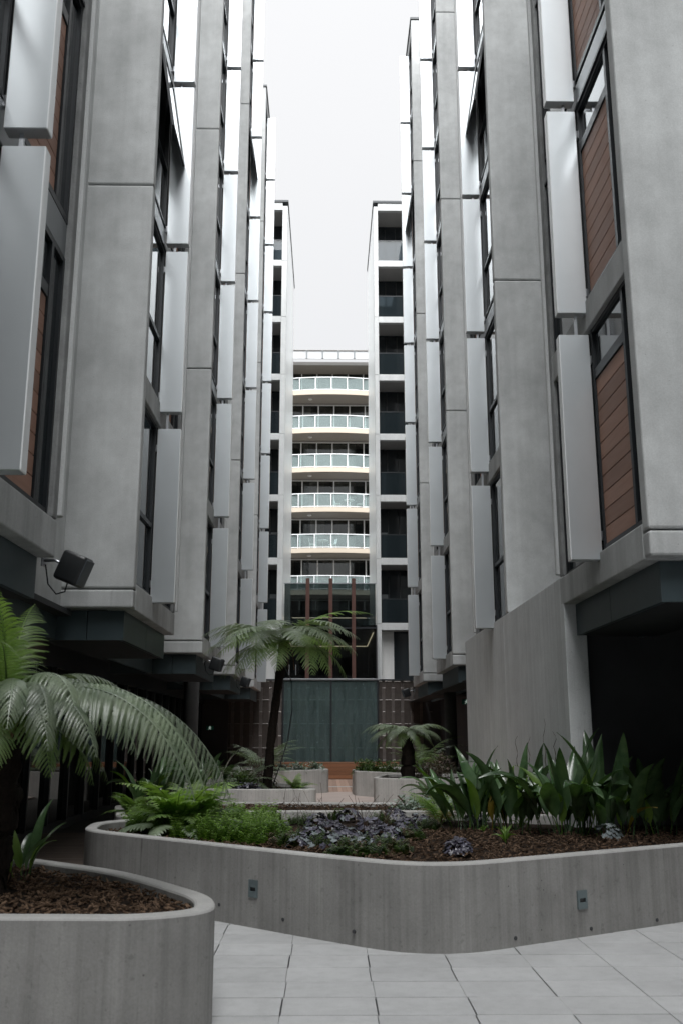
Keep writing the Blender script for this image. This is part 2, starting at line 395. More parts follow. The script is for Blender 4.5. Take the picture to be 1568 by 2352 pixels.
def make_building(side, XF, XB, bays, joints, label):
    s = side
    B = empty('stepped_concrete_building', (s * (XB + 2.5), 22, 0), label=label, cat='building')
    base = Vector(B.location)
    def P(name, mat, i0, i1, y0, y1, z0, z1, parent=None, bev=0.0, seg=1):
        d = (s * i0, s * i1, y0, y1, z0, z1)
        o = box(name, mat, d, parent or B, bev, seg)
        if parent is None: o.location = Vector(o.location) - base
        return o
    P('wall', 'concrete', XB, XB + 5.5, -12.0, 40.0, 3.38, ROOF)
    P('roof_edge', 'dark_frame', XB - .02, XB + 5.5, -12.02, 40.02, ROOF + .002, ROOF + .12)
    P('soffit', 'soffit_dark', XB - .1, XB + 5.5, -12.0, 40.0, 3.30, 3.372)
    for bi, (y0, spec) in enumerate(bays):
        y1 = y0 + BAY
        zmax = min(ROOF, 1.7 + .92 * y1 + 3.2)
        nst = max(3, min(8, int((zmax - 3.75) / STOREY) + 1))
        top = ROOF if nst == 8 else storey_zone(nst - 1)[1] + .42
        on_wall = spec.get('on_wall', False)
        # near face of the bay: storey-high precast panels with open joints
        zs = [3.38, 3.65] + [j for j in joints if j < top - 1] + [top]
        if on_wall: zs = [3.76] + zs[2:]
        for za, zb in zip(zs, zs[1:]):
            P('concrete_panel', 'concrete_band' if zb < 4 else 'concrete', XF, XB + .12, y0, y0 + .20, za + .009, zb - .009, None, .026, 2)
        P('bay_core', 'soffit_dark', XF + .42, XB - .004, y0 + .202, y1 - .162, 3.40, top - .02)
        # far pier and its thin proud edge
        P('end_pier', 'concrete_rough', XF + .004, XB - .002, y1 - .16, y1, 3.76, top, None, .012, 1)
        P('edge_trim', 'concrete_edge', XF - .035, XF + .20, y1 + .002, y1 + .09, 3.80, top, None, .008, 1)
        if not on_wall:
            P('sill_beam', 'concrete_band', XF, XF + .40, y0 + .202, y1, 3.38, 3.745, None, .014, 2)
            P('bay_soffit', 'concrete_rough', XF + .42, XB, y0 + .202, y1, 3.385, 3.43)
        P('floor_beam', 'spandrel' if spec.get('metal_beam') else 'concrete_band', XF + (.06 if spec.get('metal_beam') else .012), XF + .40, y0 + .202, y1 - .162, 6.484, 6.866, None, .014, 2)
        if top >= ROOF - .1: P('roof_beam', 'concrete_band', XF + .01, XB - .01, y0 + .202, y1 - .162, 28.02, ROOF - .004, None, .012, 1)
        if top >= ROOF - .1: P('roof_coping', 'dark_frame', XF - .03, XB - .03, y0 - .03, y1 + .05, ROOF + .004, ROOF + .09)
        # teal fascia under the bay
        if not on_wall:
            P('fascia_panel', 'fascia_metal', XF + .16, XF + .22, y0 + .30, y0 + 1.95, 2.97, 3.376)
            P('fascia_panel', 'fascia_metal', XF + .16, XF + .22, y0 + 1.962, y1 - .04, 2.97, 3.376)
            P('fascia_panel', 'fascia_metal', XF + .16, XF + .66, y0 + .24, y0 + .298, 2.97, 3.376)
            P('fascia_panel', 'fascia_metal', XF + .672, XB + 1.0, y0 + .24, y0 + .298, 2.97, 3.376)
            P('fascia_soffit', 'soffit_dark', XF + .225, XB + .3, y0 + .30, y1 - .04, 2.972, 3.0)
            P('fascia_panel', 'fascia_metal', XB + .10, XB + .16, y1 - .03, y0 + PITCH_Y + .23, 2.97, 3.376)
        ys = spec.get('screen', 1.45)
        wood_near = spec.get('wood_near', False)
        xi = XF + .055                       # window plane
        for n in range(nst):
            z0, z1 = storey_zone(n)
            if n > 0:
                P('spandrel', 'spandrel', xi + .005, xi + .05, y0 + .204, y1 - .164, z1 + .05, z1 + .345)
                P('spandrel_trim', 'dark_frame', xi - .02, xi + .04, y0 + .204, y1 - .164, z1 + .004, z1 + .046)
            for half in (0, 1):
                a, b_ = (y0 + .204, y0 + ys) if half == 0 else (y0 + ys + .1, y1 - .164)
                wood = (half == 0) == wood_near
                fr = .05
                if not wood:
                    zt = z0 + (z1 - z0) * .40
                    key = ('gw', s, round(b_ - a, 3), round(z1 - z0, 3))
                    if key not in CACHE:
                        W, H = b_ - a, z1 - z0; h_ = H * .40
                        CACHE[key] = box_mesh('window', 'dark_frame', (0, s * .09, 0, fr, 0, H), (0, s * .09, W - fr, W, 0, H), (s * .004, s * .086, fr, W - fr, 0, fr), (s * .004, s * .086, fr, W - fr, H - fr, H), (s * .004, s * .086, fr, W - fr, h_ - fr * .7, h_ + fr * .7))
                    w_ = link('window', CACHE[key], B, Vector((s * xi, a, z0)) - base)
                    opened = (n in spec.get('open', ()))
                    box('pane', 'window_glass', (s * (xi + .04), s * (xi + .055), a + fr + .002, b_ - fr - .002, z0 + fr + .002, zt - fr * .7 - .002), w_)
                    if not opened:
                        box('pane', 'window_glass', (s * (xi + .04), s * (xi + .055), a + fr + .002, b_ - fr - .002, zt + fr * .7 + .002, z1 - fr - .002), w_)
                    else:
                        box('pane', 'interior_dark', (s * (xi + .08), s * (xi + .09), a + fr + .002, b_ - fr - .002, zt + fr * .7 + .002, z1 - fr - .002), w_)
                        W, H = b_ - a - 2 * fr, z1 - zt - fr * 1.7
                        sm = box_mesh('open_sash', 'dark_frame', (-.02, .02, 0, .045, -H, 0), (-.02, .02, W - .045, W, -H, 0), (-.018, .018, .045, W - .045, -.045, 0), (-.018, .018, .045, W - .045, -H, -H + .045))
                        so = link('open_sash', sm, B, Vector((s * (xi - .03), a + fr, z1 - fr)) - base, (0, s * R(9), 0))
                        link('pane', box_mesh('pane', 'window_glass', (-.006, .006, .046, W - .046, -H + .046, -.046)), so)
                else:
                    strip = .30 if wood_near else .42
                    hz = z0 + (z1 - z0) * .765
                    if wood_near: sa, sb, wa, wb = a, a + strip, a + strip, b_
                    else: sa, sb, wa, wb = b_ - strip, b_, a, b_ - strip
                    key = ('ww', s, wood_near, round(b_ - a, 3), round(z1 - z0, 3))
                    if key not in CACHE:
                        W, H = b_ - a, z1 - z0; k0 = sa - a; k1 = sb - a; hh = hz - z0
                        w0, w1 = (wa - a, wb - a)
                        mull = k1 - .03 if wood_near else k0 - .03
                        CACHE[key] = box_mesh('window', 'dark_frame', (0, s * .09, 0, fr, 0, H), (0, s * .09, W - fr, W, 0, H), (s * .004, s * .086, fr, W - fr, 0, fr * 1.5), (s * .004, s * .086, fr, W - fr, H - fr, H), (s * .002, s * .084, mull, mull + .07, fr * 1.5, H - fr), (s * .006, s * .08, w0 + fr, w1 - fr, hh, hh + .12))
                    w_ = link('window', CACHE[key], B, Vector((s * xi, a, z0)) - base)
                    box('pane', 'window_glass', (s * (xi + .04), s * (xi + .055), sa + .052, sb - .045, z0 + .08, z1 - .052), w_)
                    box('pane', 'window_glass', (s * (xi + .04), s * (xi + .055), wa + .052, wb - .052, hz + .122, z1 - .052), w_)
                    tp = P('timber_panel', 'timber_cladding' if not spec.get('boards') else 'dark_frame', xi + .052, xi + .075, wa + .05, wb - .045, z0 + .078, hz - .002)
                    if spec.get('boards') and n < 4:
                        zz = z0 + .08; step = (hz - .005 - zz) / 10.0
                        for q in range(10):
                            box('board', 'timber_cladding', (s * (xi + .022), s * (xi + .050), wa + .056, wb - .05, zz + q * step + .005, zz + (q + 1) * step - .005), tp, .003)
        # white screens standing out from the window wall on a thin post
        P('screen_post', 'steel', XF - .12, XF - .085, y0 + ys + .05, y0 + ys + .085, 3.66, top - .5)
        for n in range(nst):
            z0, z1 = screen_zone(n)
            if spec.get('gap0') and n == 1: z0 = 6.58
            if z1 > top: z1 = top - .55
            if spec.get('lastscreen') is not None and n > spec['lastscreen']: break
            if z1 - z0 < .5: continue
            sc_ = P('sun_screen', 'white_screen', XF - .335, XF + .03, y0 + ys - .02, y0 + ys + .13, z0, z1, None, .008, 1)
            if 'edged' not in sc_.data:
                me_ = sc_.data; me_['edged'] = 1; me_.materials.append(MATS['screen_edge'])
                for f_ in me_.polygons:
                    if abs(f_.normal.x) > .5: f_.material_index = 1
            box('bracket', 'steel', (s * (XF + .031), s * (XF + .12), y0 + ys + .03, y0 + ys + .09, z1 - .35, z1 - .25), sc_)
            if 'edged' not in sc_.data:
                me_ = sc_.data; me_['edged'] = 1; me_.materials.append(MATS['screen_edge'])
                for f_ in me_.polygons:
                    if abs(f_.normal.x) > .5: f_.material_index = 1
            box('bracket', 'steel', (s * (XF + .031), s * (XF + .12), y0 + ys + .03, y0 + ys + .09, z0 + .25, z0 + .35), sc_)
    return B

LB = make_building(-1, 2.66, 3.65, [(5.6, {'boards': True, 'metal_beam': True, 'gap0': True}), (13.1, {'open': (2,)}), (20.6, {}), (28.1, {'open': (5,)}), (35.6, {'lastscreen': 7})],
                   [9.84, 16.03, 22.2], 'grey concrete building with white fins over the dark ground floor glazing')
RB = make_building(1, 3.12, 4.08, [(9.08, {'boards': True, 'wood_near': True, 'screen': 1.72}), (16.58, {'on_wall': True, 'open': (3,)}), (24.08, {}), (31.58, {'open': (5,)})],
                   [10.06, 16.3, 22.4], 'grey concrete building with white fins above the tall blank wall')
def Bx(Bd, name, mat, d, bev=0.0, seg=1, parent=None):
    o = box(name, mat, d, parent or Bd, bev, seg)
    if parent is None: o.location = Vector(o.location) - Vector(Bd.location)
    return o
# right: tall blank wall and dark undercroft
Bx(RB, 'blank_wall', 'blank_concrete', (3.12, 3.41, 12.60, 17.0, -.04, 3.752), .012, 2)
Bx(RB, 'blank_wall', 'blank_concrete', (3.12, 3.41, 17.012, 21.85, -.04, 3.752), .012, 2)
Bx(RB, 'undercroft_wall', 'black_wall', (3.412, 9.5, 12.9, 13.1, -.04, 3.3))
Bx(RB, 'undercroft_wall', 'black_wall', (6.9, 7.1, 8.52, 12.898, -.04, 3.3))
Bx(RB, 'undercroft_wall', 'concrete_band', (4.4, 9.5, 8.3, 8.5, -.04, 3.3))  # unseen wall, added to keep light out of the undercroft
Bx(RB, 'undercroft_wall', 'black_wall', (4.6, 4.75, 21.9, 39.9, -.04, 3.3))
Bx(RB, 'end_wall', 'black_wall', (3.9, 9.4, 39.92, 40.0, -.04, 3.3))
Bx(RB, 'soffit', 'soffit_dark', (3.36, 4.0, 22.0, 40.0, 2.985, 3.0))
for y in (23.2, 30.6):
    bm = bmesh.new(); tube_bm(bm, [(0, 0, -.04), (0, 0, 3.3)], .19, 20)
    link('round_column', mesh_of(bm, 'round_column', 'column_grey', True), RB, Vector((3.85, y, 0)) - Vector(RB.location))
# left: ground floor glazing
Bx(LB, 'plinth', 'black_wall', (-5.25, -4.985, 4.2, 39.8, -.04, .12))
Bx(LB, 'glazing_head', 'dark_frame', (-5.2, -4.98, 4.2, 39.8, 2.9, 3.3))
Bx(LB, 'back_wall', 'black_wall', (-8.9, -8.8, 4.2, 39.8, -.04, 3.3))
Bx(LB, 'end_wall', 'black_wall', (-8.8, -4.0, 39.7, 39.9, -.04, 3.3))
for k in range(27):
    y = 5.0 + k * 1.28
    mu = Bx(LB, 'mullion', 'dark_frame', (-5.12, -4.94, y, y + .07, .121, 2.899))
    box('pane', 'shop_glass', (-5.05, -5.03, y + .072, y + 1.278, .122, 2.898), mu)
for y in (25.6,):
    bm = bmesh.new(); tube_bm(bm, [(0, 0, -.04), (0, 0, 3.3)], .20, 20)
    link('round_column', mesh_of(bm, 'round_column', 'column_grey', True), LB, Vector((-3.55, y, 0)) - Vector(LB.location))
for k in range(2):
    st_ = Bx(LB, 'ceiling_light', 'led_strip', (-4.6 + k * .35, -4.4 + k * .35, 17.4, 17.43, 3.262, 3.29))

# ================================================================== UNSEEN BLOCK ADDED BEHIND THE CAMERA TO SHADE THE COURT
CB = empty('shade_block', (0, -16, 0), label='plain grey concrete block added unseen behind the camera to shade the courtyard', cat='building'); cbv = Vector(CB.location)
def Cb(name, mat, d, bev=0.0):
    o = box(name, mat, d, CB, bev); o.location = Vector(o.location) - cbv; return o
Cb('wall', 'concrete', (-9, 9.5, -20, -13, -.04, SHADE_BLOCK_H))
for k in range(5):
    for q in range(3): Cb('window', 'window_glass', (-3.0 + q * 2.1, -1.6 + q * 2.1, -13.0, -12.96, 4.6 + k * 3.07, 6.4 + k * 3.07))
Cb('coping', 'dark_frame', (-9.1, 9.6, -20.1, -12.9, SHADE_BLOCK_H + .002, SHADE_BLOCK_H + .1))

# ================================================================== FAR BLOCKS WITH RECESSED BALCONIES
def far_block(s, xi, pier, xr, label):
    YF, YB = 44.5, 54.3 if s < 0 else 52.0
    B = empty('balcony_block', (s * (xi + 2), YF, 0), label=label, cat='building'); base = Vector(B.location)
    def P(name, mat, i0, i1, y0, y1, z0, z1, parent=None, bev=0.0):
        o = box(name, mat, (s * i0, s * i1, y0, y1, z0, z1), parent or B, bev)
        if parent is None: o.location = Vector(o.location) - base
        return o
    # white inner side wall of stacked panels
    zz = 3.95
    for k in range(8):
        z1 = min(28.4, 3.95 + 3.07 * (k + 1))
        if k == 7: z1 = 28.4
        for a, b_ in ((YF + .36, YF + 4.9), (YF + 4.9, YB)):
            P('side_panel', 'white_wall', xi, xi + .15, a + .006, b_ - .006, zz + .006, z1 - .006)
        zz = z1
    P('roof', 'dark_frame', xi - .04, xi + 6, YF - .04, YB, 28.41, 28.52)
    for k in range(9):
        za = 3.95 if k == 0 else 6.72 + 3.07 * (k - 1); zb = 6.72 + 3.07 * k if k < 8 else 28.40
        if za > 28: break
        P('pier', 'concrete_edge', xi, xi + pier, YF, YF + .34, za + .006, min(zb, 28.40) - .006, None, .01)
    P('back_wall', 'window_glass', xi + pier + .05, xr + .3, YF + 1.7, YF + 1.8, 3.9, 28.3)
    P('end_wall', 'concrete', xr, xr + .3, YF + .02, YF + 1.7, 6.5, 28.3)
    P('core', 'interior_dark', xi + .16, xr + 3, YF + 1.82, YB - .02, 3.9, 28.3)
    for k in range(8):
        z = 6.42 + 3.07 * k
        top_z = z + .33 if k < 7 else 28.40
        if k == 7: z = 27.98
        P('floor_beam', 'concrete_edge', xi + pier + .004, xr + .3, YF + .01, YF + .25, z, top_z, None, .012)
        P('balcony_slab', 'soffit_grey', xi + pier + .01, xr - .01, YF + .26, YF + 1.69, z + .02, z + .3)
        if k == 7: break
        bal = P('balustrade', 'dark_frame', xi + pier + .006, xr - .01, YF + .05, YF + .09, z + 1.44, z + 1.48)
        box('pane', 'dark_balustrade', (s * (xi + pier + .012), s * (xr - .02), YF + .062, YF + .076, z + .34, z + 1.438), bal)
        for q, mm in ((0, .45), (1, 1.0)):
            P('door_frame', 'dark_frame', xi + pier + mm, xi + pier + mm + .05, YF + 1.66, YF + 1.698, z + .34, z + 3.0)
        if k in (0, 1, 2): P('blind', 'spandrel', xi + pier + .12, xi + pier + .42, YF + 1.68, YF + 1.699, z + .5, z + 1.9)
    P('lower_wall', 'white_paint', xi + .02, xi + pier + .62, YF + .9, YF + 1.05, 3.4, 6.44)
    P('lower_door', 'window_glass', xi + pier + .622, xr + 1, YF + .95, YF + 1.0, 3.4, 6.44)
    return B
far_block(-1, 2.10, .26, 4.2, 'far block with narrow dark balconies beside the tall tree fern')
far_block(1, 2.29, .21, 4.6, 'far block with wide dark balconies behind the short tree fern')

# ================================================================== CREAM APARTMENT TOWER AT THE END
AT = empty('apartment_building', (0.2, 70, 0), label='cream apartment block with curved white railed balconies closing the view', cat='building')
ab = Vector(AT.location)
def A(name, mat, d, bev=0.0, parent=None, seg=1):
    o = box(name, mat, d, parent or AT, bev, seg)
    if parent is None: o.location = Vector(o.location) - ab
    return o
def bow(x): return 68.0 + .035 * (x - .2) ** 2
def slab_mesh(z0, z1, yb, name, mat, inset=0.0, th=None):
    bm = bmesh.new(); xs = [-5.0 + i * .5 for i in range(21)]
    F = [(x, bow(x) + inset) for x in xs]
    vs_ = []
    for z in (z0, z1):
        vs_.append([bm.verts.new((x, y, z)) for x, y in F]); vs_.append([bm.verts.new((x, (yb if th is None else y + th), z)) for x, y in F])
    f0, b0, f1, b1 = vs_
    for i in range(20):
        bm.faces.new((f0[i], f0[i + 1], f1[i + 1], f1[i])); bm.faces.new((b0[i], b1[i], b1[i + 1], b0[i + 1]))
        bm.faces.new((f1[i], f1[i + 1], b1[i + 1], b1[i])); bm.faces.new((f0[i], b0[i], b0[i + 1], f0[i + 1]))
    bm.faces.new((f0[0], f1[0], b1[0], b0[0])); bm.faces.new((f0[20], b0[20], b1[20], f1[20]))
    return mesh_of(bm, name, mat)
YD = 70.2
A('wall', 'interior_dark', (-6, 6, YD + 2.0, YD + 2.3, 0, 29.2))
A('wall', 'cream', (-6, -4.6, YD - .1, YD + 2, 0, 29.2))
A('wall', 'cream', (4.9, 6, YD - .1, YD + 2, 0, 29.2))
posts = [-2.15 - 1.19 * 2 + 1.19 * i for i in range(9)]
SL = [8.40, 11.44, 14.49, 17.53, 20.54, 23.56, 26.57]
for si, z in enumerate(SL):
    zt = z + .34
    ceil_z = SL[si + 1] if si < 6 else 29.25
    link('balcony_slab', slab_mesh(z, zt, YD - .12, 'balcony_slab', 'cream'), AT, -ab)
    link('soffit', slab_mesh(z - .02, z - .003, YD - .12, 'soffit', 'soffit_grey', .12), AT, -ab)
    link('top_rail', slab_mesh(zt + 1.02, zt + 1.08, 0, 'top_rail', 'rail_white', .08, .06), AT, -ab)
    link('bottom_rail', slab_mesh(zt + .06, zt + .11, 0, 'bottom_rail', 'rail_white', .09, .04), AT, -ab)
    for i, x in enumerate(posts):
        y = bow(x) + .09
        A('rail_post', 'rail_white', (x - .03, x + .03, y - .01, y + .05, zt + .001, zt + 1.019))
        if i < 8:
            x2 = posts[i + 1]; ym = (bow(x) + bow(x2)) / 2 + .10
            A('glass_panel', 'balustrade_glass', (x + .05, x2 - .05, ym, ym + .012, zt + .13, zt + 1.0))
    # door wall
    dz = ceil_z - .17
    A('door_head', 'rail_white', (-4.6, 4.9, YD - .06, YD + .06, dz, dz + .07))
    A('bulkhead', 'soffit_grey', (-4.6, 4.9, YD - .05, YD + .05, dz + .071, ceil_z - .004))
    for i, x in enumerate(posts):
        xd = x + .10 + (.12 if si % 2 else 0)
        dp = A('door_stile', 'rail_white', (xd - .045, xd + .045, YD - .05, YD + .05, zt + .01, dz - .001))
        if i < 8: A('pane', 'door_glass', (xd + .047, xd + 1.19 - .047, YD - .01, YD + .004, zt + .012, dz - .002))
        # pleated curtain behind the pane
        rr = random.Random(si * 20 + i)
        x0, x1 = xd + .05, xd + 1.14
        if rr.random() < .45: x1 = x0 + rr.uniform(.3, .7)
        elif rr.random() < .3: x0 = x1 - rr.uniform(.3, .6)
        bm = bmesh.new(); prev = None; N = int((x1 - x0) / .03)
        for q in range(N + 1):
            xx = x0 + (x1 - x0) * q / N; yy = YD + .30 + .035 * math.sin(q * 1.6) + .02 * math.sin(q * .5 + i)
            cur = (bm.verts.new((xx, yy, zt + .03)), bm.verts.new((xx, yy, dz - .01)))
            if prev: bm.faces.new((prev[0], cur[0], cur[1], prev[1]))
            prev = cur
        link('curtain', mesh_of(bm, 'curtain', 'curtain' if (rr.random() < .55) else 'curtain_dark', True), AT, -ab)
    bm = bmesh.new(); bmesh.ops.create_uvsphere(bm, u_segments=12, v_segments=6, radius=.17); bmesh.ops.scale(bm, vec=(1, 1, .45), verts=bm.verts)
    link('ceiling_light', mesh_of(bm, 'ceiling_light', 'rail_white', True), AT, Vector((-1.35, 69.0, z - .06)) - ab)
A('roof_band', 'soffit_grey', (-5.2, 5.5, 68.3, YD + 2, 29.0, 29.26))
A('parapet', 'parapet_grey', (-5.2, 5.5, 67.7, 67.78, 29.27, 29.92)); A('parapet_cap', 'soffit_grey', (-5.2, 5.5, 67.62, 67.84, 29.921, 29.97))
for k in range(8): A('parapet_post', 'spandrel', (-4.05 + k * 1.19, -3.95 + k * 1.19, 67.62, 67.698, 29.272, 29.918))
A('lower_wall', 'cream', (-5.0, 5.0, 68.6, 69.0, 0, 8.36))
# white cafe furniture on the balconies
def cafe_table(x, y, z, label):
    t = empty('cafe_table', (x, y, z), label=label, cat='table', group='white cafe tables on the balconies')
    bm = bmesh.new(); tube_bm(bm, [(0, 0, .70), (0, 0, .735)], .38, 20); link('table_top', mesh_of(bm, 'table_top', 'rail_white'), t)
    tube('stem', 'rail_white', [(0, 0, .03), (0, 0, .70)], .03, t)
    for k in range(3):
        a = k * 2.09 + .4; tube('foot', 'rail_white', [(0, 0, .06), (.28 * math.cos(a), .28 * math.sin(a), .012)], .018, t, 6)
def cafe_chair(x, y, z, rz, label):
    t = empty('cafe_chair', (x, y, z), label=label, cat='chair', group='white cafe chairs on the balconies'); t.rotation_euler = (0, 0, rz)
    box('seat', 'rail_white', (-.21, .21, -.21, .21, .42, .45), t, .01)
    bm = bmesh.new(); add_box(bm, -.21, .21, -.012, .012, 0, .42, .008); o = link('backrest', mesh_of(bm, 'backrest', 'rail_white'), t, (0, .21, .46)); o.rotation_euler = (R(-14), 0, 0)
    for sx in (-1, 1):
        for sy in (-1, 1): tube('leg', 'rail_white', [(sx * .18, sy * .18, .42), (sx * .22, sy * .23, 0)], .018, t, 6)
cafe_table(1.55, 68.9, SL[3] + .34, 'white cafe table between two chairs, upper furnished balcony')
cafe_chair(.75, 68.9, SL[3] + .34, R(80), 'white chair facing the upper table from its curtain side')
cafe_chair(2.35, 68.9, SL[3] + .34, R(-80), 'white chair beside the upper table, nearest the building edge')
cafe_table(-.35, 68.9, SL[2] + .34, 'white cafe table on the balcony below the other furnished one')
cafe_chair(-1.1, 68.9, SL[2] + .34, R(95), 'white chair facing the lower table, balcony centre-left')
cafe_chair(.35, 68.9, SL[2] + .34, R(-60), 'white chair tucked close against the lower table')

# ================================================================== GLASS LINK AND WATER WALL
GL = empty('glass_link', (.15, 43.5, 3.9), label='dark glass link with rust brown posts above the water wall', cat='glass building'); gb = Vector(GL.location)
def G(name, mat, d, bev=0.0, parent=None):
    o = box(name, mat, d, parent or GL, bev)
    if parent is None: o.location = Vector(o.location) - gb
    return o
pxs = [-1.98, -.90, .145, 1.18, 2.2]
for a, b_ in zip(pxs, pxs[1:]):
    G('front_pane', 'atrium_glass', (a + .02, b_ - .02, 43.60, 43.62, 3.96, 6.38))
    G('front_pane', 'atrium_glass', (a + .02, b_ - .02, 43.60, 43.62, 6.46, 8.44))
G('top_rail', 'steel', (-2.0, 2.22, 43.57, 43.65, 8.441, 8.475)); G('transom', 'dark_frame', (-2.0, 2.22, 43.57, 43.65, 6.385, 6.455))
for x in (-.90, .145, 1.18): G('rust_post', 'rust_fin', (x - .085, x + .085, 43.36, 43.55, 3.95, 8.66), .006)
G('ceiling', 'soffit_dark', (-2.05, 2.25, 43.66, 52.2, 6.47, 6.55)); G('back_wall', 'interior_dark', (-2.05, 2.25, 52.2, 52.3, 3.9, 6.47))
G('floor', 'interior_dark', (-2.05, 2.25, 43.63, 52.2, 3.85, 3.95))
for x in (-2.05, 2.20): G('side_wall', 'black_wall', (x, x + .05, 43.66, 52.2, 3.951, 6.469))
G('light_strip', 'led_strip', (-1.9, 2.1, 52.12, 52.16, 6.33, 6.37)); G('light_strip', 'led_strip', (2.12, 2.16, 45.0, 52.16, 6.33, 6.37)); G('light_strip', 'led_strip', (-1.96, -1.92, 45.0, 52.16, 6.33, 6.37))
G('roof_screen', 'atrium_glass', (-2.0, 2.2, 52.0, 52.02, 6.56, 8.3)); G('light_strip', 'led_strip', (-1.9, 2.1, 51.95, 51.985, 7.85, 7.88))  # this upper strip glows in place of the LED line's reflection
for x in (-1.72, -1.42):
    h_ = G('door_handle', 'steel', (x, x + .03, 43.50, 43.53, 4.3, 4.75), .005)

FW = empty('feature_wall', (-.15, 40.1, 0), label='brown woven metal wall with a glass covered water panel behind the timber bench', cat='wall'); fb = Vector(FW.location)
def Fp(name, mat, d, bev=0.0, parent=None):
    o = box(name, mat, d, parent or FW, bev)
    if parent is None: o.location = Vector(o.location) - fb
    return o
Fp('backing', 'bronze', (-4.6, 4.4, 40.0, 40.3, -.04, 3.86))
Fp('coping', 'dark_frame', (-4.6, -1.80, 39.92, 40.3, 3.862, 3.92)); Fp('coping', 'dark_frame', (2.12, 4.4, 39.92, 40.3, 3.862, 3.92))
Fp('water_trough', 'steel', (-1.80, 2.11, 39.72, 40.3, 3.862, 3.93), .006)
plain('bronze_light', (.19, .17, .16), .38, .3, .5, .2, 7); plain('bronze_lip_lit', (.27, .25, .235), .35, .4, .5, .1, 7)
def wedge(w, h, mat):
    bm = bmesh.new()
    segs = 6; rows = []
    lip = .018
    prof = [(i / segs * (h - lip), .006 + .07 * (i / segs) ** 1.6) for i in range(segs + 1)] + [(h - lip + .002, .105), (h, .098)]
    for z, d in prof:
        rows.append([bm.verts.new((x, -d, z)) for x in (-w / 2, w / 2)] + [bm.verts.new((x, 0, z)) for x in (w / 2, -w / 2)])
    for r_i, (a, b_) in enumerate(zip(rows, rows[1:])):
        for k in range(4):
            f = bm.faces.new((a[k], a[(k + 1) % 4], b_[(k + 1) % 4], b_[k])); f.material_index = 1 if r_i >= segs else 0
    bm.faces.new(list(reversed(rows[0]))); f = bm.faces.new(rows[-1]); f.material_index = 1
    me = mesh_of(bm, 'cladding_strip', mat); me.materials.append(MATS['bronze_lip_lit'])  # paler lip: the light a ledge catches is put into its colour
    return me
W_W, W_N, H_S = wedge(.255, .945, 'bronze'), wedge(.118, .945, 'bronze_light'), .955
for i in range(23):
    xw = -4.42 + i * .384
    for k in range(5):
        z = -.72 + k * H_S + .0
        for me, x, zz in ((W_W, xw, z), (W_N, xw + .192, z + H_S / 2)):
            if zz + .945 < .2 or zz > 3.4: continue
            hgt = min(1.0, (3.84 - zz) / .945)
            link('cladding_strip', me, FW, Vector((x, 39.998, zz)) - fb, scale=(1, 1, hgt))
for x in (-1.79, .155, 2.06): Fp('mullion', 'dark_frame', (x - .035, x + .035, 39.78, 39.85, .3, 3.861))
Fp('water_pane', 'water_glass', (-1.754, .119, 39.80, 39.815, .32, 3.858)); Fp('water_pane', 'water_glass', (.191, 2.024, 39.80, 39.815, .32, 3.858))
BN = empty('timber_bench', (.3, 38.9, 0), label='long brown timber bench in front of the water wall', cat='bench'); bb = Vector(BN.location)
for k in range(4):
    o = box('slat', 'bench_timber', (-2.2, 2.8, 38.66, 38.70, .02 + k * .145, .02 + k * .145 + .138), BN, .004); o.location = Vector(o.location) - bb
for k in range(4):
    o = box('seat_board', 'bench_timber', (-2.2, 2.8, 38.66 + k * .2, 38.852 + k * .2, .60, .635), BN, .004); o.location = Vector(o.location) - bb
o = box('frame', 'dark_frame', (-2.15, 2.75, 38.702, 39.4, 0, .598), BN); o.location = Vector(o.location) - bb

# ================================================================== PLANTERS
PH = .68
def planter(name_label, poly, rad, mat, soil_z=.58, wall=.13, closed=True, group=None, soil_poly=None):
    """poly: plan outline, counter-clockwise seen from above; the wall grows inwards"""
    path = fillet([Vector(p_) for p_ in poly], rad, 8, closed)
    c = sum(path, Vector((0, 0))) / len(path)
    root = empty('concrete_planter', (c.x, c.y, 0), label=name_label, cat='planter', group=group)
    prof = [(0, -.04), (0, PH - .018), (.006, PH - .006), (.018, PH), (wall - .018, PH), (wall - .006, PH - .006), (wall, PH - .018), (wall, .2)]
    bm = bmesh.new(); cols = []
    for d, z in prof:
        off = offset(path, d, closed); cols.append([bm.verts.new((v.x - c.x, v.y - c.y, z)) for v in off])
    N = len(path)
    for a, b_ in zip(cols, cols[1:]):
        for i in range(N if closed else N - 1):
            j = (i + 1) % N; bm.faces.new((a[i], a[j], b_[j], b_[i]))
    if not closed:
        for i in (0, N - 1): bm.faces.new([col[i] for col in cols])
    bmesh.ops.recalc_face_normals(bm, faces=bm.faces)
    wm = mesh_of(bm, 'wall', mat); wm.materials.append(MATS['planter_rim_lit' if mat == 'planter_concrete' else mat])
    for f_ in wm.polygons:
        if f_.normal.z > .3 and f_.center.z > PH - .03: f_.material_index = 1  # top faces take a paler rim: light from above put into colour
    w = link('wall', wm, root)
    sp = soil_poly or offset(path, wall - .01, closed)
    bm = bmesh.new(); vs_ = [bm.verts.new((v[0] - c.x, v[1] - c.y, soil_z)) for v in sp]
    f = bm.faces.new(vs_); f.normal_update()
    if f.normal.z < 0: f.normal_flip()
    r = bmesh.ops.triangulate(bm, faces=[f])
    link('soil', mesh_of(bm, 'soil', 'soil'), root)
    return root, [Vector((v[0], v[1])) for v in sp]
def inside(pt, poly):
    x, y = pt; c = False; n = len(poly)
    for i in range(n):
        a, b_ = poly[i], poly[i - 1]
        if (a[1] > y) != (b_[1] > y) and x < (b_[0] - a[0]) * (y - a[1]) / (b_[1] - a[1]) + a[0]: c = not c
    return c
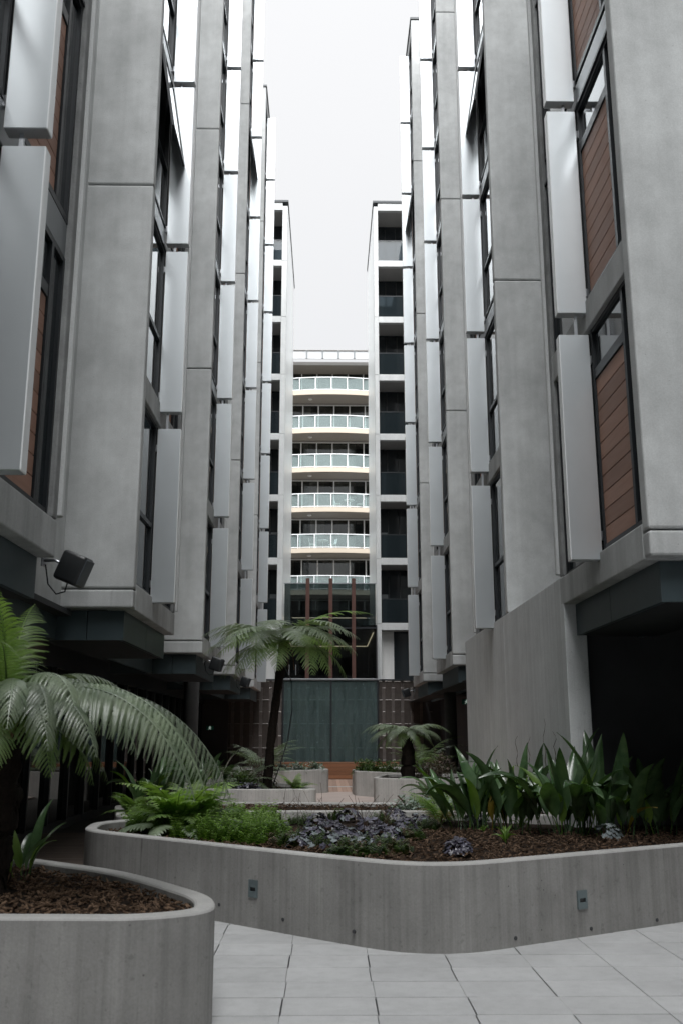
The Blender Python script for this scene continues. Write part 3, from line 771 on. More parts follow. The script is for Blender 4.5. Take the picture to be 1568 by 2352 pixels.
def mulch(poly, z, n, label, seed, size=1.0, keep=None):
    rr = random.Random(seed); xs = [p_[0] for p_ in poly]; ys = [p_[1] for p_ in poly]
    verts, faces = [], []; k = 0; tries = 0
    while k < n and tries < n * 12:
        tries += 1
        x, y = rr.uniform(min(xs), max(xs)), rr.uniform(min(ys), max(ys))
        if not inside((x, y), poly) or (keep and not keep(x, y)): continue
        k += 1
        L = rr.uniform(.012, .042) * size; W = rr.uniform(.004, .012) * size; a = rr.uniform(0, 6.28); t = rr.uniform(-.5, .5)
        d = Vector((math.cos(a) * math.cos(t), math.sin(a) * math.cos(t), math.sin(t))); sd = Vector((-math.sin(a), math.cos(a), rr.uniform(-.5, .5))) * W
        p_ = Vector((x, y, z + rr.uniform(0, .035))); up = Vector((0, 0, .004))
        q = [p_ - d * L - sd, p_ + d * L - sd * .6, p_ + d * L + sd * .7, p_ - d * L + sd]
        b0 = len(verts); verts += [v + up for v in q] + [v - up for v in q]
        faces += [(b0, b0 + 1, b0 + 2, b0 + 3), (b0, b0 + 4, b0 + 5, b0 + 1), (b0 + 1, b0 + 5, b0 + 6, b0 + 2), (b0 + 2, b0 + 6, b0 + 7, b0 + 3), (b0 + 3, b0 + 7, b0 + 4, b0)]
    me = bpy.data.meshes.new('mulch'); me.from_pydata(verts, [], faces); me.materials.append(MATS['mulch'])
    return link('mulch', me, None, kind='stuff', label=label, cat='mulch')

# near left
pA, sA = planter('grey concrete planter in the near corner holding the big tree fern',
    [(-4.6, 9.6), (-4.6, 5.99), (-1.05, 5.87), (-.66, 6.10), (-.72, 6.62), (-1.20, 7.36), (-1.62, 7.90), (-2.80, 8.88)],
    [.1, .1, .30, .22, .25, .3, .3, .25], 'planter_concrete', .60)
# front, wide V
front = [(5.4, 10.8), (3.41, 9.56), (.84, 8.02), (-.19, 8.86), (-2.70, 11.10), (-2.80, 12.1), (-2.30, 12.62), (-1.9, 12.75)]
front = list(reversed(front))
pB, sB = planter('long grey concrete planter with a blunt point across the middle of the courtyard', front, [0, .25, .45, .40, .6, .75, .5, 0], 'planter_concrete', .56, .13, False,
    soil_poly=[(5.3, 10.95), (3.35, 9.68), (1.2, 8.42), (.84, 8.27), (.45, 8.42), (-.10, 8.96), (-2.54, 11.14), (-2.68, 12.0), (-2.25, 12.5), (-1.85, 12.7), (-1.0, 13.8), (1.8, 13.78), (2.6, 13.15), (5.3, 12.7)])
# mid
pC, sC = planter('narrow concrete planter directly behind the long pointed one',
    [(-3.15, 14.9), (-2.72, 12.98), (-2.2, 12.80), (-1.6, 13.3), (-1.05, 13.74), (1.76, 13.70), (2.5, 13.1), (3.08, 12.95), (3.08, 15.3), (.6, 15.42), (-1.64, 15.6)],
    [.2, .15, .15, .2, .3, .3, .2, .05, .05, .2, .2], 'planter_pale', .62)
# far ones
pD, sD = planter('pale concrete planter at the foot of the tall tree fern', [(-3.2, 21.6), (-2.9, 19.6), (-1.9, 19.05), (-.25, 19.12), (-.20, 19.25), (-.62, 21.55)], [.2, .5, .5, .06, .06, .15], 'planter_pale', .60)
pE, sE = planter('pale concrete planter with low shrubs beside the deck, water wall side', [(-3.6, 31.8), (-3.6, 27.0), (-1.5, 28.3), (.06, 29.95), (.02, 30.5), (-.9, 31.8)], [.1, .1, .2, .15, .1, .1], 'planter_pale', .60)
pF, sF = planter('pale concrete planter overflowing with green herbs opposite the shrubs', [(4.2, 27.0), (4.2, 32.0), (1.2, 32.0), (.74, 29.6), (.80, 28.5), (2.0, 26.9)], [.1, .1, .2, .12, .12, .2], 'planter_pale', .60)
pG, sG = planter('pale concrete planter holding the short tree fern', [(4.0, 23.4), (4.0, 26.4), (1.5, 26.4), (1.13, 24.3), (1.16, 23.98), (1.9, 23.5)], [.1, .1, .15, .08, .08, .2], 'planter_pale', .60)
mulch(sA, .61, 4200, 'brown bark mulch around the big near tree fern', 1, .95)
mulch(sB, .57, 5200, 'brown bark mulch in the long pointed planter', 2, 1.0, lambda x, y: y < 12.2)
mulch(sC, .63, 1800, 'brown bark mulch in the narrow planter', 3, 1.1)
# step lights and tie holes in the planter walls
def on_front(px, py):
    """front wall of the long planter: two straight runs"""
    r = ray(px, py)
    best = None
    for (a, b_) in (((.40, 8.333), (-2.60, 11.011)), ((1.25, 8.262), (3.41, 9.556))):
        a = Vector(a); b_ = Vector(b_); d = b_ - a; n = Vector((-d.y, d.x))
        t = a.dot(n) / (r.x * n.x + r.y * n.y); p_ = r * t
        s_ = (Vector((p_.x, p_.y)) - a).dot(d) / d.length_squared
        if -.05 < s_ < 1.05: best = (Vector((p_.x, p_.y, p_.z + CAM_H)), math.atan2(d.y, d.x))
    return best
for px, py, lab in ((583, 2041, 'square recessed step light in the planter wall near its pointed corner, left one'), (1335, 2066, 'square recessed step light in the planter wall below the broad leaves')):
    p_, ang = on_front(px, py)
    if math.cos(ang) < 0: ang += math.pi
    t = empty('step_light', p_, label=lab, cat='light', group='step lights in the planter wall'); t.rotation_euler = (0, 0, ang)
    me = box_mesh('face_plate', 'step_plate', (-.055, .055, -.014, .02, .012, .075), (-.055, .055, -.014, .02, -.075, -.022), (-.055, -.036, -.014, .02, -.022, .012), (.036, .055, -.014, .02, -.022, .012))
    link('face_plate', me, t)
    link('recess', box_mesh('recess', 'black_plastic', (-.036, .036, -.004, .018, -.022, .012)), t)
bm = bmesh.new(); tube_bm(bm, [(0, -.0035, 0), (0, .01, 0)], .016, 10); hole_me = mesh_of(bm, 'tie_hole', 'black_wall')
for px, py in ((504, 2078), (650, 2112), (812, 2140), (1183, 2155), (1357, 2133), (1508, 2113)):
    r_ = on_front(px, py)
    if r_:
        ang = r_[1] + (math.pi if math.cos(r_[1]) < 0 else 0)
        link('tie_hole', hole_me, pB, Vector((r_[0].x, r_[0].y, r_[0].z)) - Vector(pB.location), (0, 0, ang))

# ================================================================== PLANTS
def frond_mesh(L, elev, droop, pl, pairs, pin, mat, seed, dpow=1.3, sweep=38, pdroop=22, fold=0, petiole=.12, wid=.30, width_fn=None, twist=0.0):
    """one fern frond growing along +X from the origin; pin > 0 cuts each pinna into leaflets"""
    rr = random.Random(seed)
    verts, faces = [], []
    N = 40; P_ = [Vector((0, 0, 0))]; T = []
    side_bend = rr.uniform(-.25, .25) + twist
    for i in range(N + 1):
        t = i / N; e = R(elev - droop * t ** dpow); az = side_bend * t
        d = Vector((math.cos(e) * math.cos(az), math.cos(e) * math.sin(az), math.sin(e))); T.append(d)
        if i < N: P_.append(P_[-1] + d * (L / N))
    def at(t):
        f = t * N; i = min(int(f), N - 1); return P_[i].lerp(P_[i + 1], f - i), T[i]
    # rachis
    for i in range(0, N, 2):
        a, b_ = P_[i], P_[min(i + 2, N)]; ra = .012 * L ** .5 * (1 - i / N) + .0015
        sd = T[i].cross(Vector((0, 0, 1))).normalized() * ra; up = Vector((0, 0, ra))
        b0 = len(verts); verts += [a - sd, a + sd, a - up, b_ - sd * .9, b_ + sd * .9, b_ - up * .9]
        faces += [(b0, b0 + 1, b0 + 4, b0 + 3), (b0 + 1, b0 + 2, b0 + 5, b0 + 4), (b0 + 2, b0, b0 + 3, b0 + 5)]
    for k in range(pairs):
        t = petiole + (1 - petiole) * (k + .5) / pairs
        u = (t - petiole) / (1 - petiole)
        prof = min(1, (u / .22) ** .6) * (1 - u ** 2.2) ** .8 + .03
        o, tg = at(t)
        sd0 = tg.cross(Vector((0, 0, 1))).normalized(); up0 = sd0.cross(tg).normalized()
        for sgn in (-1, 1):
            if rr.random() < .03: continue
            ln = pl * prof * rr.uniform(.9, 1.08)
            sw = R(sweep + 18 * u + rr.uniform(-5, 5)); pd = R(pdroop + rr.uniform(-9, 9))
            d0 = (sd0 * sgn * math.cos(sw) + tg * math.sin(sw)).normalized()
            M = max(4, int(pin * (ln / pl) ** .8)) if pin else 5
            pts = []; p_ = o.copy(); dd = d0.copy()
            for q in range(M + 1):
                pts.append((p_.copy(), dd.copy()))
                dd = (dd - up0 * math.sin(pd) * (.9 / M) - Vector((0, 0, 1)) * math.sin(pd) * (.8 / M)).normalized(); p_ = p_ + dd * (ln / M)
            nrm = d0.cross(tg).normalized()
            if pin:
                for q in range(M):
                    a, dq = pts[q]; b_, _ = pts[q + 1]
                    tp = 1 - q / M
                    lw = ln * wid * (tp ** .75) * min(1, .5 + 3 * q / M) * .5 * rr.uniform(.85, 1.1) + .002
                    ax = dq.cross(nrm).normalized() if nrm.length else tg
                    seg = (b_ - a)
                    for s2 in (-1, 1):
                        tip = a + ax * s2 * lw + seg * .95 - up0 * lw * .22
                        b0 = len(verts); verts += [a - seg * .02, a + seg * .82, tip + seg * .18, tip - seg * .22]
                        faces.append((b0, b0 + 1, b0 + 2, b0 + 3) if s2 * sgn > 0 else (b0 + 3, b0 + 2, b0 + 1, b0))
            else:
                b0 = len(verts)
                for q in range(M + 1):
                    a, dq = pts[q]; ax = dq.cross(nrm).normalized(); w_ = ln * wid * .5 * math.sin(math.pi * min(1, .18 + .82 * q / M)) ** .8 + .0008
                    verts += [a + ax * w_, a - ax * w_]
                for q in range(M): faces.append((b0 + 2 * q, b0 + 2 * q + 1, b0 + 2 * q + 3, b0 + 2 * q + 2))
    me = bpy.data.meshes.new('frond'); me.from_pydata([tuple(v) for v in verts], [], faces); me.materials.append(MATS[mat])
    return me
def fern_trunk(root, pts, rads, seed, mat='trunk_fibre', spikes=60):
    rr = random.Random(seed); bm = bmesh.new()
    # smooth path
    P_ = []; Rr = []; n = 26
    for i in range(n + 1):
        f = i / n * (len(pts) - 1); k = min(int(f), len(pts) - 2); u = f - k
        P_.append(Vector(pts[k]).lerp(Vector(pts[k + 1]), u)); Rr.append(rads[k] + (rads[k + 1] - rads[k]) * u)
    rings = tube_bm(bm, P_, Rr, 18)
    for v in bm.verts:
        nz = noise.noise(v.co * 9 + Vector((seed, 0, 0))) * .25 + noise.noise(Vector((v.co.x * 40, v.co.y * 40, v.co.z * 5))) * .22
        i = min(range(0, n + 1), key=lambda q: abs(P_[q].z - v.co.z)); d = v.co - P_[i]; d.z = 0; v.co += d * nz
    # ragged fibre and old leaf bases
    for k in range(spikes):
        i = rr.randrange(1, n); a = rr.uniform(0, 6.28); out = Vector((math.cos(a), math.sin(a), 0)); b_ = P_[i] + out * Rr[i] * .92
        s_ = Vector((-out.y, out.x, 0)) * rr.uniform(.006, .014); L = rr.uniform(.05, .16)
        up = Vector((0, 0, 1 if rr.random() < .6 else -1))
        v = [bm.verts.new(b_ - s_), bm.verts.new(b_ + s_), bm.verts.new(b_ + out * L * .22 + up * L), bm.verts.new(b_ + out * .02 + up * L * .3)]
        bm.faces.new((v[0], v[1], v[2])); bm.faces.new((v[0], v[2], v[3])); bm.faces.new((v[1], v[3], v[2]))
    bmesh.ops.recalc_face_normals(bm, faces=bm.faces)
    return link('trunk', mesh_of(bm, 'trunk', mat, True), root)
def put(root, me, top, az, roll=0, scale=1, name='frond'):
    o = link(name, me, root, top); o.rotation_euler = (R(roll), 0, R(az)); o.scale = (scale,) * 3
    return o
# --- tall tree fern
TF = empty('tree_fern', (-1.22, 20.35, .6), label='tall slender tree fern with a wide crown in front of the water wall', cat='tree', group='tree ferns')
top = Vector((.29, 0, 3.04))
fern_trunk(TF, [(0, 0, -.03), (.06, 0, .9), (.17, 0, 1.9), (.27, 0, 2.6), (.30, 0, 3.08)], [.105, .085, .085, .105, .085], 3, spikes=90)
fm = [frond_mesh(2.0, 34, 76, .56, 22, 24, 'frond_grey', 11, 1.2, 26, 16, wid=.23),
      frond_mesh(1.85, 22, 70, .52, 21, 24, 'frond_green', 12, 1.15, 24, 16, wid=.23),
      frond_mesh(1.65, 10, 84, .46, 20, 22, 'frond_green', 13, 1.0, 26, 20, wid=.23),
      frond_mesh(2.1, 42, 60, .46, 20, 22, 'fern_bright', 14, 1.3, 24, 12, wid=.20),
      frond_mesh(1.9, 28, 80, .56, 22, 24, 'frond_grey', 15, 1.1, 26, 18, wid=.23)]
for k, (m_, az, rl, sc) in enumerate([(0, 178, 0, .92), (0, 205, 5, .95), (1, 232, 0, .95), (0, 262, 0, .92), (2, 246, 0, 1.0), (1, 290, 0, .95), (0, 318, -6, .95), (0, 342, 6, .92), (3, 12, 8, .98), (1, 40, 0, .9), (0, 75, 0, .9), (1, 110, 0, .9), (0, 145, 0, .95), (2, 200, 0, .95), (2, 303, 0, 1.05), (2, 352, 0, 1.05), (2, 270, 0, .9), (1, 160, 0, .9), (4, 190, 0, 1.0), (4, 222, 0, .95), (4, 247, 0, .95), (4, 277, 0, .9), (4, 304, 0, .95), (4, 330, 0, .95), (4, 0, 0, .9), (2, 225, 0, 1.0), (2, 325, 0, 1.0), (2, 180, 0, 1.0)]):
    put(TF, fm[m_], top + Vector((random.uniform(-.04, .04), random.uniform(-.04, .04), random.uniform(-.08, .06))), az, rl, sc)
tube('hose', 'black_plastic', [(.26, -.14, 2.6), (.47, -.10, 2.2), (.50, -.10, 1.6), (.42, -.10, 1.0), (.27, -.12, .5), (.14, -.15, .12)], .012, TF)
for k in range(5):   # dead hanging stalks
    a = random.uniform(0, 6.28); tube('dead_stalk', 'twig', [top + Vector((.08 * math.cos(a), .08 * math.sin(a), -.1)), top + Vector((.2 * math.cos(a), .2 * math.sin(a), -.25)), top + Vector((.24 * math.cos(a), .24 * math.sin(a), -.62))], .011, TF, 5)
# --- short tree fern
SF = empty('tree_fern', (2.02, 24.75, .6), label='short stout tree fern with drooping grey green fronds opposite the tall one', cat='tree', group='tree ferns')
fern_trunk(SF, [(0, 0, -.03), (.0, 0, .4), (-.01, 0, .85), (-.03, 0, 1.15)], [.175, .165, .15, .13], 5, spikes=60)
sm_ = [frond_mesh(1.22, 40, 92, .30, 24, 14, 'frond_grey', 21, 1.2, 32, 26, wid=.23), frond_mesh(1.12, 32, 95, .28, 22, 14, 'frond_grey', 22, 1.1, 32, 30, wid=.23), frond_mesh(1.0, 18, 95, .26, 20, 14, 'frond_green', 23, 1.0, 30, 26, wid=.23)]
for k, (m_, az, sc) in enumerate([(0, 185, 1.05), (1, 200, 1.08), (0, 165, .95), (1, 228, .95), (2, 250, .85), (1, 275, .8), (0, 300, .85), (1, 325, .95), (0, 5, 1.05), (1, 22, .98), (0, 55, .95), (1, 90, .95), (0, 130, .95), (2, 290, .9), (2, 350, .9), (2, 215, .9), (1, 180, 1.0), (0, 212, .95), (1, 340, .95), (0, 255, .8), (1, 310, .85), (2, 185, 1.0)]):
    put(SF, sm_[m_], (-.03, 0, 1.12), az + random.uniform(-4, 4), 0, sc)
# --- big near tree fern
NF = empty('tree_fern', (-2.34, 7.05, .6), label='big near tree fern arching over the corner planter', cat='tree', group='tree ferns')
fern_trunk(NF, [(0, 0, -.03), (.0, 0, .5), (.03, 0, .95), (.05, 0, 1.18)], [.15, .15, .155, .12], 9, spikes=90)
nm = [frond_mesh(2.0, 42, 112, .38, 36, 30, 'frond_grey', 31, .85, 30, 62, wid=.15, petiole=.20),
      frond_mesh(1.20, 64, 140, .28, 30, 26, 'frond_grey', 32, 1.0, 30, 55, wid=.15, petiole=.14),
      frond_mesh(.95, 18, 92, .25, 26, 24, 'frond_green', 33, 1.0, 30, 45, wid=.16),
      frond_mesh(1.35, 60, 62, .32, 28, 26, 'frond_green', 34, 1.2, 30, 34, wid=.16),
      frond_mesh(1.45, 46, 112, .32, 32, 28, 'frond_grey', 35, .9, 30, 58, wid=.15, petiole=.18)]
nm.append(frond_mesh(1.30, 84, 62, .30, 30, 26, 'fern_bright', 36, 1.5, 30, 40, wid=.16, petiole=.2))
ntop = Vector((.05, 0, 1.20))
for (m_, az, rl, sc) in [(0, -16, 0, 1.0), (0, -4, 8, .93), (4, -30, 0, 1.0), (4, 8, 0, .95), (1, -38, 0, 1.0), (1, 18, 0, 1.05), (1, -66, 0, .95), (4, -58, 0, .85), (2, -22, 0, 1.0), (2, -50, 0, 1.0), (2, -80, 0, .95), (2, 10, 0, .85), (3, 172, 0, 1.0), (3, 205, 0, 1.0), (3, 100, 0, .9), (1, 150, 0, 1.0), (1, 60, 0, .95), (2, 230, 0, 1.0), (1, 262, 0, .9), (3, 282, 0, .75), (4, 120, 0, .9), (4, 235, 0, .8), (0, -10, -6, 1.08), (0, -22, 6, 1.0), (4, -12, 0, 1.0), (4, -44, 0, .95), (1, -18, 0, 1.05), (1, -50, 0, 1.0), (2, -5, 0, 1.0), (5, 165, 0, 1.0), (5, 215, 0, 1.05), (5, 95, 0, .85), (5, 270, 0, .9)]:
    put(NF, nm[m_], ntop + Vector((0, 0, random.uniform(-.05, .04))), az, rl, sc)
for k in range(9):
    a = random.uniform(-1.6, 1.2); tube('leaf_base', 'dry_frond', [ntop + Vector((.07 * math.cos(a), .07 * math.sin(a), -.2)), ntop + Vector((.16 * math.cos(a), .16 * math.sin(a), -.06)), ntop + Vector((.30 * math.cos(a), .30 * math.sin(a), .02))], .010, NF, 5)
# --- low ferns (sword fern habit)
def low_fern(loc, r, n, mats, label, seed, pairs=22, group='low ferns in the planters', pin=0, elev=(25, 70)):
    rr = random.Random(seed); F_ = empty('fern', loc, label=label, cat='fern', group=group)
    ms = [frond_mesh(r * q, e, 75, r * .22, pairs, pin, mats[i % len(mats)], seed + i, 1.2, 22, 16, wid=.24, petiole=.10) for i, (q, e) in enumerate(((1.1, 62), (1.0, 48), (.95, 34), (1.15, 70)))]
    for k in range(n): put(F_, ms[k % 4], (rr.uniform(-.04, .04), rr.uniform(-.04, .04), 0), 360 * k / n * 2.4 + rr.uniform(-12, 12), rr.uniform(-8, 8), rr.uniform(.75, 1.1))
    return F_
def on_soil(px, py, z=.6): return atZ(px, py, z)
q = on_soil(425, 1880, .6); low_fern((-1.68, 11.7, .57), .88, 42, ['fern_bright', 'frond_green', 'frond_grey'], 'bright green sword fern clump at the corner of the long planter', 51, 26)
low_fern((-2.62, 13.7, .62), .5, 16, ['frond_green'], 'dark small fern spilling over the narrow planter edge', 52)
low_fern((-1.75, 20.3, .6), .95, 16, ['frond_grey', 'frond_grey'], 'silvery fern spreading behind the tall fern trunk', 53, 22, pin=10)
low_fern((-1.9, 28.9, .6), 1.35, 18, ['frond_grey', 'frond_grey'], 'large silvery fern in front of the brown wall', 54, 22, pin=10)
low_fern((2.7, 29.0, .6), 1.55, 16, ['frond_grey', 'frond_green'], 'wide layered fern behind the short tree fern trunk', 55, 22, pin=10)
low_fern((1.45, 13.05, .56), .78, 16, ['frond_green', 'dry_frond', 'frond_green', 'fern_bright'], 'browning fern with bare stalks before the narrow planter', 56, 20, pin=8)
low_fern((2.6, 17.6, .0), .9, 14, ['fern_bright'], 'pale green fern at the base of the blank wall', 57)
low_fern((-.62, 19.6, .6), .5, 12, ['frond_grey', 'fern_bright'], 'small drooping fern at the tall fern trunk base', 58, 18)
# --- broad strap leaves
def strap_mesh(L, W, bend, mat, seed, pet=.25):
    rr = random.Random(seed); bm = bmesh.new(); N = 14; rows = []
    tw = rr.uniform(-.5, .5)
    p_ = Vector((0, 0, 0)); e = 88
    for i in range(N + 1):
        t = i / N; ang = R(e - bend * t ** 1.8); d = Vector((math.cos(ang), 0, math.sin(ang)))
        u = max(0, (t - pet) / (1 - pet))
        w = W * (math.sin(math.pi * min(1, u ** .62)) ** .8 if u > 0 else 0) * .5 + .006 * (1 - u)
        nrm = Vector((-math.sin(ang), 0, math.cos(ang))); a = tw * t
        sd = Vector((0, math.cos(a), 0)) + nrm * math.sin(a)
        wav = .010 * math.sin(t * 9 + seed)
        rows.append([bm.verts.new(p_ + sd * w * q + nrm * (abs(q) * w * .38 + (wav if abs(q) == 1 else 0))) for q in (-1, -.5, 0, .5, 1)])
        p_ = p_ + d * (L / N)
    for a, b_ in zip(rows, rows[1:]):
        for k in range(4): bm.faces.new((a[k], a[k + 1], b_[k + 1], b_[k]))
    return mesh_of(bm, 'leaf', mat, True)
STRAP = [strap_mesh(L, W, bd, 'strap_leaf', i) for i, (L, W, bd) in enumerate(((.85, .150, 55), (.98, .150, 40), (.80, .155, 85), (.92, .135, 105), (.70, .14, 70), (.9, .145, 22), (.85, .15, 120)))]
STRAPB = [strap_mesh(L, W, bd, 'strap_leaf_bright', 20 + i) for i, (L, W, bd) in enumerate(((.82, .13, 55), (.7, .14, 90), (.75, .13, 30)))]
STRAPY = [strap_mesh(.6, .11, 80, 'strap_leaf_yellow', 40), strap_mesh(.62, .10, 110, 'strap_leaf_yellow', 41)]
def strap_plant(loc, n, r, label, seed, sc=1.0, bright=.18, yellow=.04):
    rr = random.Random(seed); S_ = empty('broad_leaf_plant', loc, label=label, cat='plant', group='broad strap leaved plants')
    for k in range(n):
        a = rr.uniform(0, 6.28); d = r * math.sqrt(rr.random()); u = rr.random()
        me = rr.choice(STRAPY) if u < yellow else rr.choice(STRAPB) if u < yellow + bright else rr.choice(STRAP)
        o = link('leaf', me, S_, (d * math.cos(a), d * math.sin(a), 0)); o.rotation_euler = (R(rr.uniform(-14, 14)), R(rr.uniform(-4, 22)), a + rr.uniform(-1.2, 1.2)); o.scale = (sc * rr.uniform(.7, 1.12),) * 3
for i, (x, y, z, n, r, sc, lab) in enumerate([
    (1.75, 12.1, .56, 26, .28, 1.10, 'broad leaved clump nearest the browning fern, pale sheen on upright blades'),
    (2.25, 12.0, .56, 30, .32, 1.18, 'broad leaved clump in front of the blank wall centre'),
    (2.75, 11.6, .56, 36, .36, 1.22, 'broad leaved clump by the blank wall edge with yellowing blades'),
    (3.25, 11.5, .56, 32, .34, 1.22, 'broad leaved clump against the dark undercroft opening'),
    (3.80, 11.7, .56, 18, .34, 1.05, 'broad leaved clump deepest in the undercroft shade'),
    (2.75, 14.1, .62, 18, .30, 1.0, 'broad leaved clump in the narrow planter by the blank wall'),
    (2.55, 21.2, .0, 16, .35, 1.35, 'dark leafy clump at the far end of the blank wall'),
    (-2.55, 14.3, .62, 14, .24, 1.0, 'dark broad leaved clump beside the ground floor glazing'),
    (-2.05, 15.0, .62, 12, .22, .9, 'low dark broad leaves under the arching near fronds'),
    (-2.45, 20.4, .6, 12, .3, 1.0, 'shaded broad leaves behind the sword fern'),
    (-2.36, 7.85, .6, 8, .12, .62, 'bright green broad leaves behind the big near fern trunk')]):
    strap_plant((x, y, z), n, r, lab, 70 + i, sc, .5 if i == 10 else .14, .06 if i in (2, 0) else .02)  # last clump mixes in more of the bright leaves
# --- heucheras: lobed round leaves, each leaf its own piece
def lobed_leaf(rad, mat, seed):
    rr = random.Random(seed); bm = bmesh.new(); n = 20
    c = bm.verts.new((0, 0, .0)); ring = []
    for k in range(n):
        a = 2 * math.pi * k / n; lob = 1 + .17 * math.cos(a * 5) + rr.uniform(-.04, .04)
        if k == n // 2: lob *= .35
        r = rad * lob; ring.append(bm.verts.new((math.cos(a) * r + rad * .75, math.sin(a) * r, .22 * rad * math.sin(a * 5 + 1) * .5 - .18 * rad)))
    c.co = (rad * .75, 0, .03 * rad)
    for k in range(n): bm.faces.new((c, ring[k], ring[(k + 1) % n]))
    return mesh_of(bm, 'leaf', mat, True)
HEU = [lobed_leaf(.031, 'heuchera', i) for i in range(3)]; HEUG = [lobed_leaf(.031, 'heuchera_grey', 9 + i) for i in range(2)]
def heuchera(loc, n, r, label, seed, grey=.15, sc=1.0):
    rr = random.Random(seed); H_ = empty('heuchera', loc, label=label, cat='plant', group='dark purple leaved plants')
    n = int(n * 2.0)
    for k in range(n):
        a = rr.uniform(0, 6.28); u = math.sqrt((k + .5) / n); d = r * u
        z = .17 * sc * (1 - u * u * .75) + rr.uniform(-.01, .02)
        o = link('leaf', rr.choice(HEUG if rr.random() < grey else HEU), H_, (d * math.cos(a), d * math.sin(a), z)); o.rotation_euler = (rr.uniform(-.35, .35), R(5 + 42 * u) + rr.uniform(-.25, .25), a); o.scale = (sc * rr.uniform(.7, 1.35),) * 3
    me = bpy.data.meshes.get('heu_stem')
    bm = bmesh.new()
    for k in range(9):
        a = k * .7; tube_bm(bm, [(0, 0, 0), (r * .4 * math.cos(a), r * .4 * math.sin(a), .12 * sc)], .003, 4)
    link('stems', mesh_of(bm, 'stems', 'twig'), H_)
hs = [(1050, 1962, 20, 'rounded purple leaved plant alone at the planter point', 34, .13, .0), (800, 1935, 0, 'purple leaved plant in the thick of the row, nearest the rim', 34, .17, .1), (760, 1920, 0, 'purple leaved plant behind the rim row, water wall side', 34, .18, .1),
      (730, 1900, 0, 'purple leaved plant at the back of the dense patch', 30, .17, .1), (850, 1908, 0, 'purple leaved plant below the dry stalks', 30, .17, .15), (890, 1930, 0, 'purple leaved plant beside the bare mulch patch', 34, .17, .1),
      (905, 1885, 0, 'purple leaved plant under the browning fern', 28, .16, .1), (545, 1918, 0, 'purple leaved plant among the bright green cover', 26, .14, .2), (690, 1945, 0, 'grey leaved low plant by the rim before the purple patch', 22, .14, .6),
      (830, 1950, 0, 'grey green low plant at the rim centre', 24, .15, .8), (1090, 1895, 0, 'pale flowered purple plant below the broad leaves', 26, .15, .3), (960, 1900, 0, 'purple leaved plant at the edge of the open mulch', 26, .15, .2), (640, 1922, 0, 'dark purple plant shaded by the green cover', 26, .15, .15),
      (720, 1928, 0, 'purple leaved plant squeezed between two larger ones near the rim', 26, .14, .15), (770, 1950, 0, 'low purple plant touching the rim left of the point', 22, .13, .3), (930, 1912, 0, 'dark purple plant half hidden by dry stalks', 26, .15, .05), (865, 1925, 0, 'dark purple plant in the middle of the patch', 28, .15, .05), (1010, 1885, 0, 'purple plant at the stalks of the browning fern', 24, .14, .1), (590, 1905, 0, 'dark low plant inside the bright green cover', 22, .13, .1),
      (1395, 1925, 0, 'silvery low plant near the dark undercroft', 22, .15, 1.0), (800, 1885, 0, 'purple leaved plant at the foot of the narrow planter', 28, .16, .1)]
for i, (px, py, _, lab, n, r, g) in enumerate(hs):
    p_ = atZ(px, py, .58); heuchera((p_.x, p_.y, .57), n, r, lab, 200 + i, g, 1.0 if i not in (8, 9) else .85)
# --- small leafy shrubs and ground cover
def leaf_cloud(name, boxes, n, size, mat, seed, label, cat, kind=None, group=None, flat=.5, stem=True):
    rr = random.Random(seed); verts, faces = [], []
    c = boxes[0][0]
    for k in range(n):
        (cx, cy_, cz), (rx, ry, rz) = rr.choice(boxes)
        while True:
            v = Vector((rr.uniform(-1, 1), rr.uniform(-1, 1), rr.uniform(-.2, 1)))
            if v.length < 1: break
        lump = .75 + .5 * noise.noise(Vector((v.x * 2 + seed, v.y * 2, v.z * 2)))
        p_ = Vector((cx + v.x * rx * lump, cy_ + v.y * ry * lump, cz + v.z * rz * lump))
        a = rr.uniform(0, 6.28); t = rr.uniform(-.6, .9); d = Vector((math.cos(a) * math.cos(t), math.sin(a) * math.cos(t), math.sin(t)))
        s_ = d.cross(Vector((rr.uniform(-flat, flat), rr.uniform(-flat, flat), 1))).normalized(); L = size * rr.uniform(.6, 1.3)
        b0 = len(verts); verts += [p_ - d * L * .5, p_ + s_ * L * .3, p_ + d * L * .6, p_ - s_ * L * .3]; faces.append((b0, b0 + 1, b0 + 2, b0 + 3))
    nb = len(verts)
    root = empty(name, c, label=label, cat=cat, group=group, kind=kind)
    me = bpy.data.meshes.new('foliage'); me.from_pydata([tuple(v - Vector(c)) for v in verts], [], faces); me.materials.append(MATS[mat])
    link('foliage', me, root)
    if stem:
        bm = bmesh.new()
        for (cx, cy_, cz), (rx, ry, rz) in boxes:
            for k in range(7):
                a = rr.uniform(0, 6.28); tube_bm(bm, [(cx - c[0], cy_ - c[1], cz - c[2] - .02), (cx - c[0] + rx * .5 * math.cos(a), cy_ - c[1] + ry * .5 * math.sin(a), cz - c[2] + rz * .7)], .005, 4)
        link('stems', mesh_of(bm, 'stems', 'twig'), root)
    return root
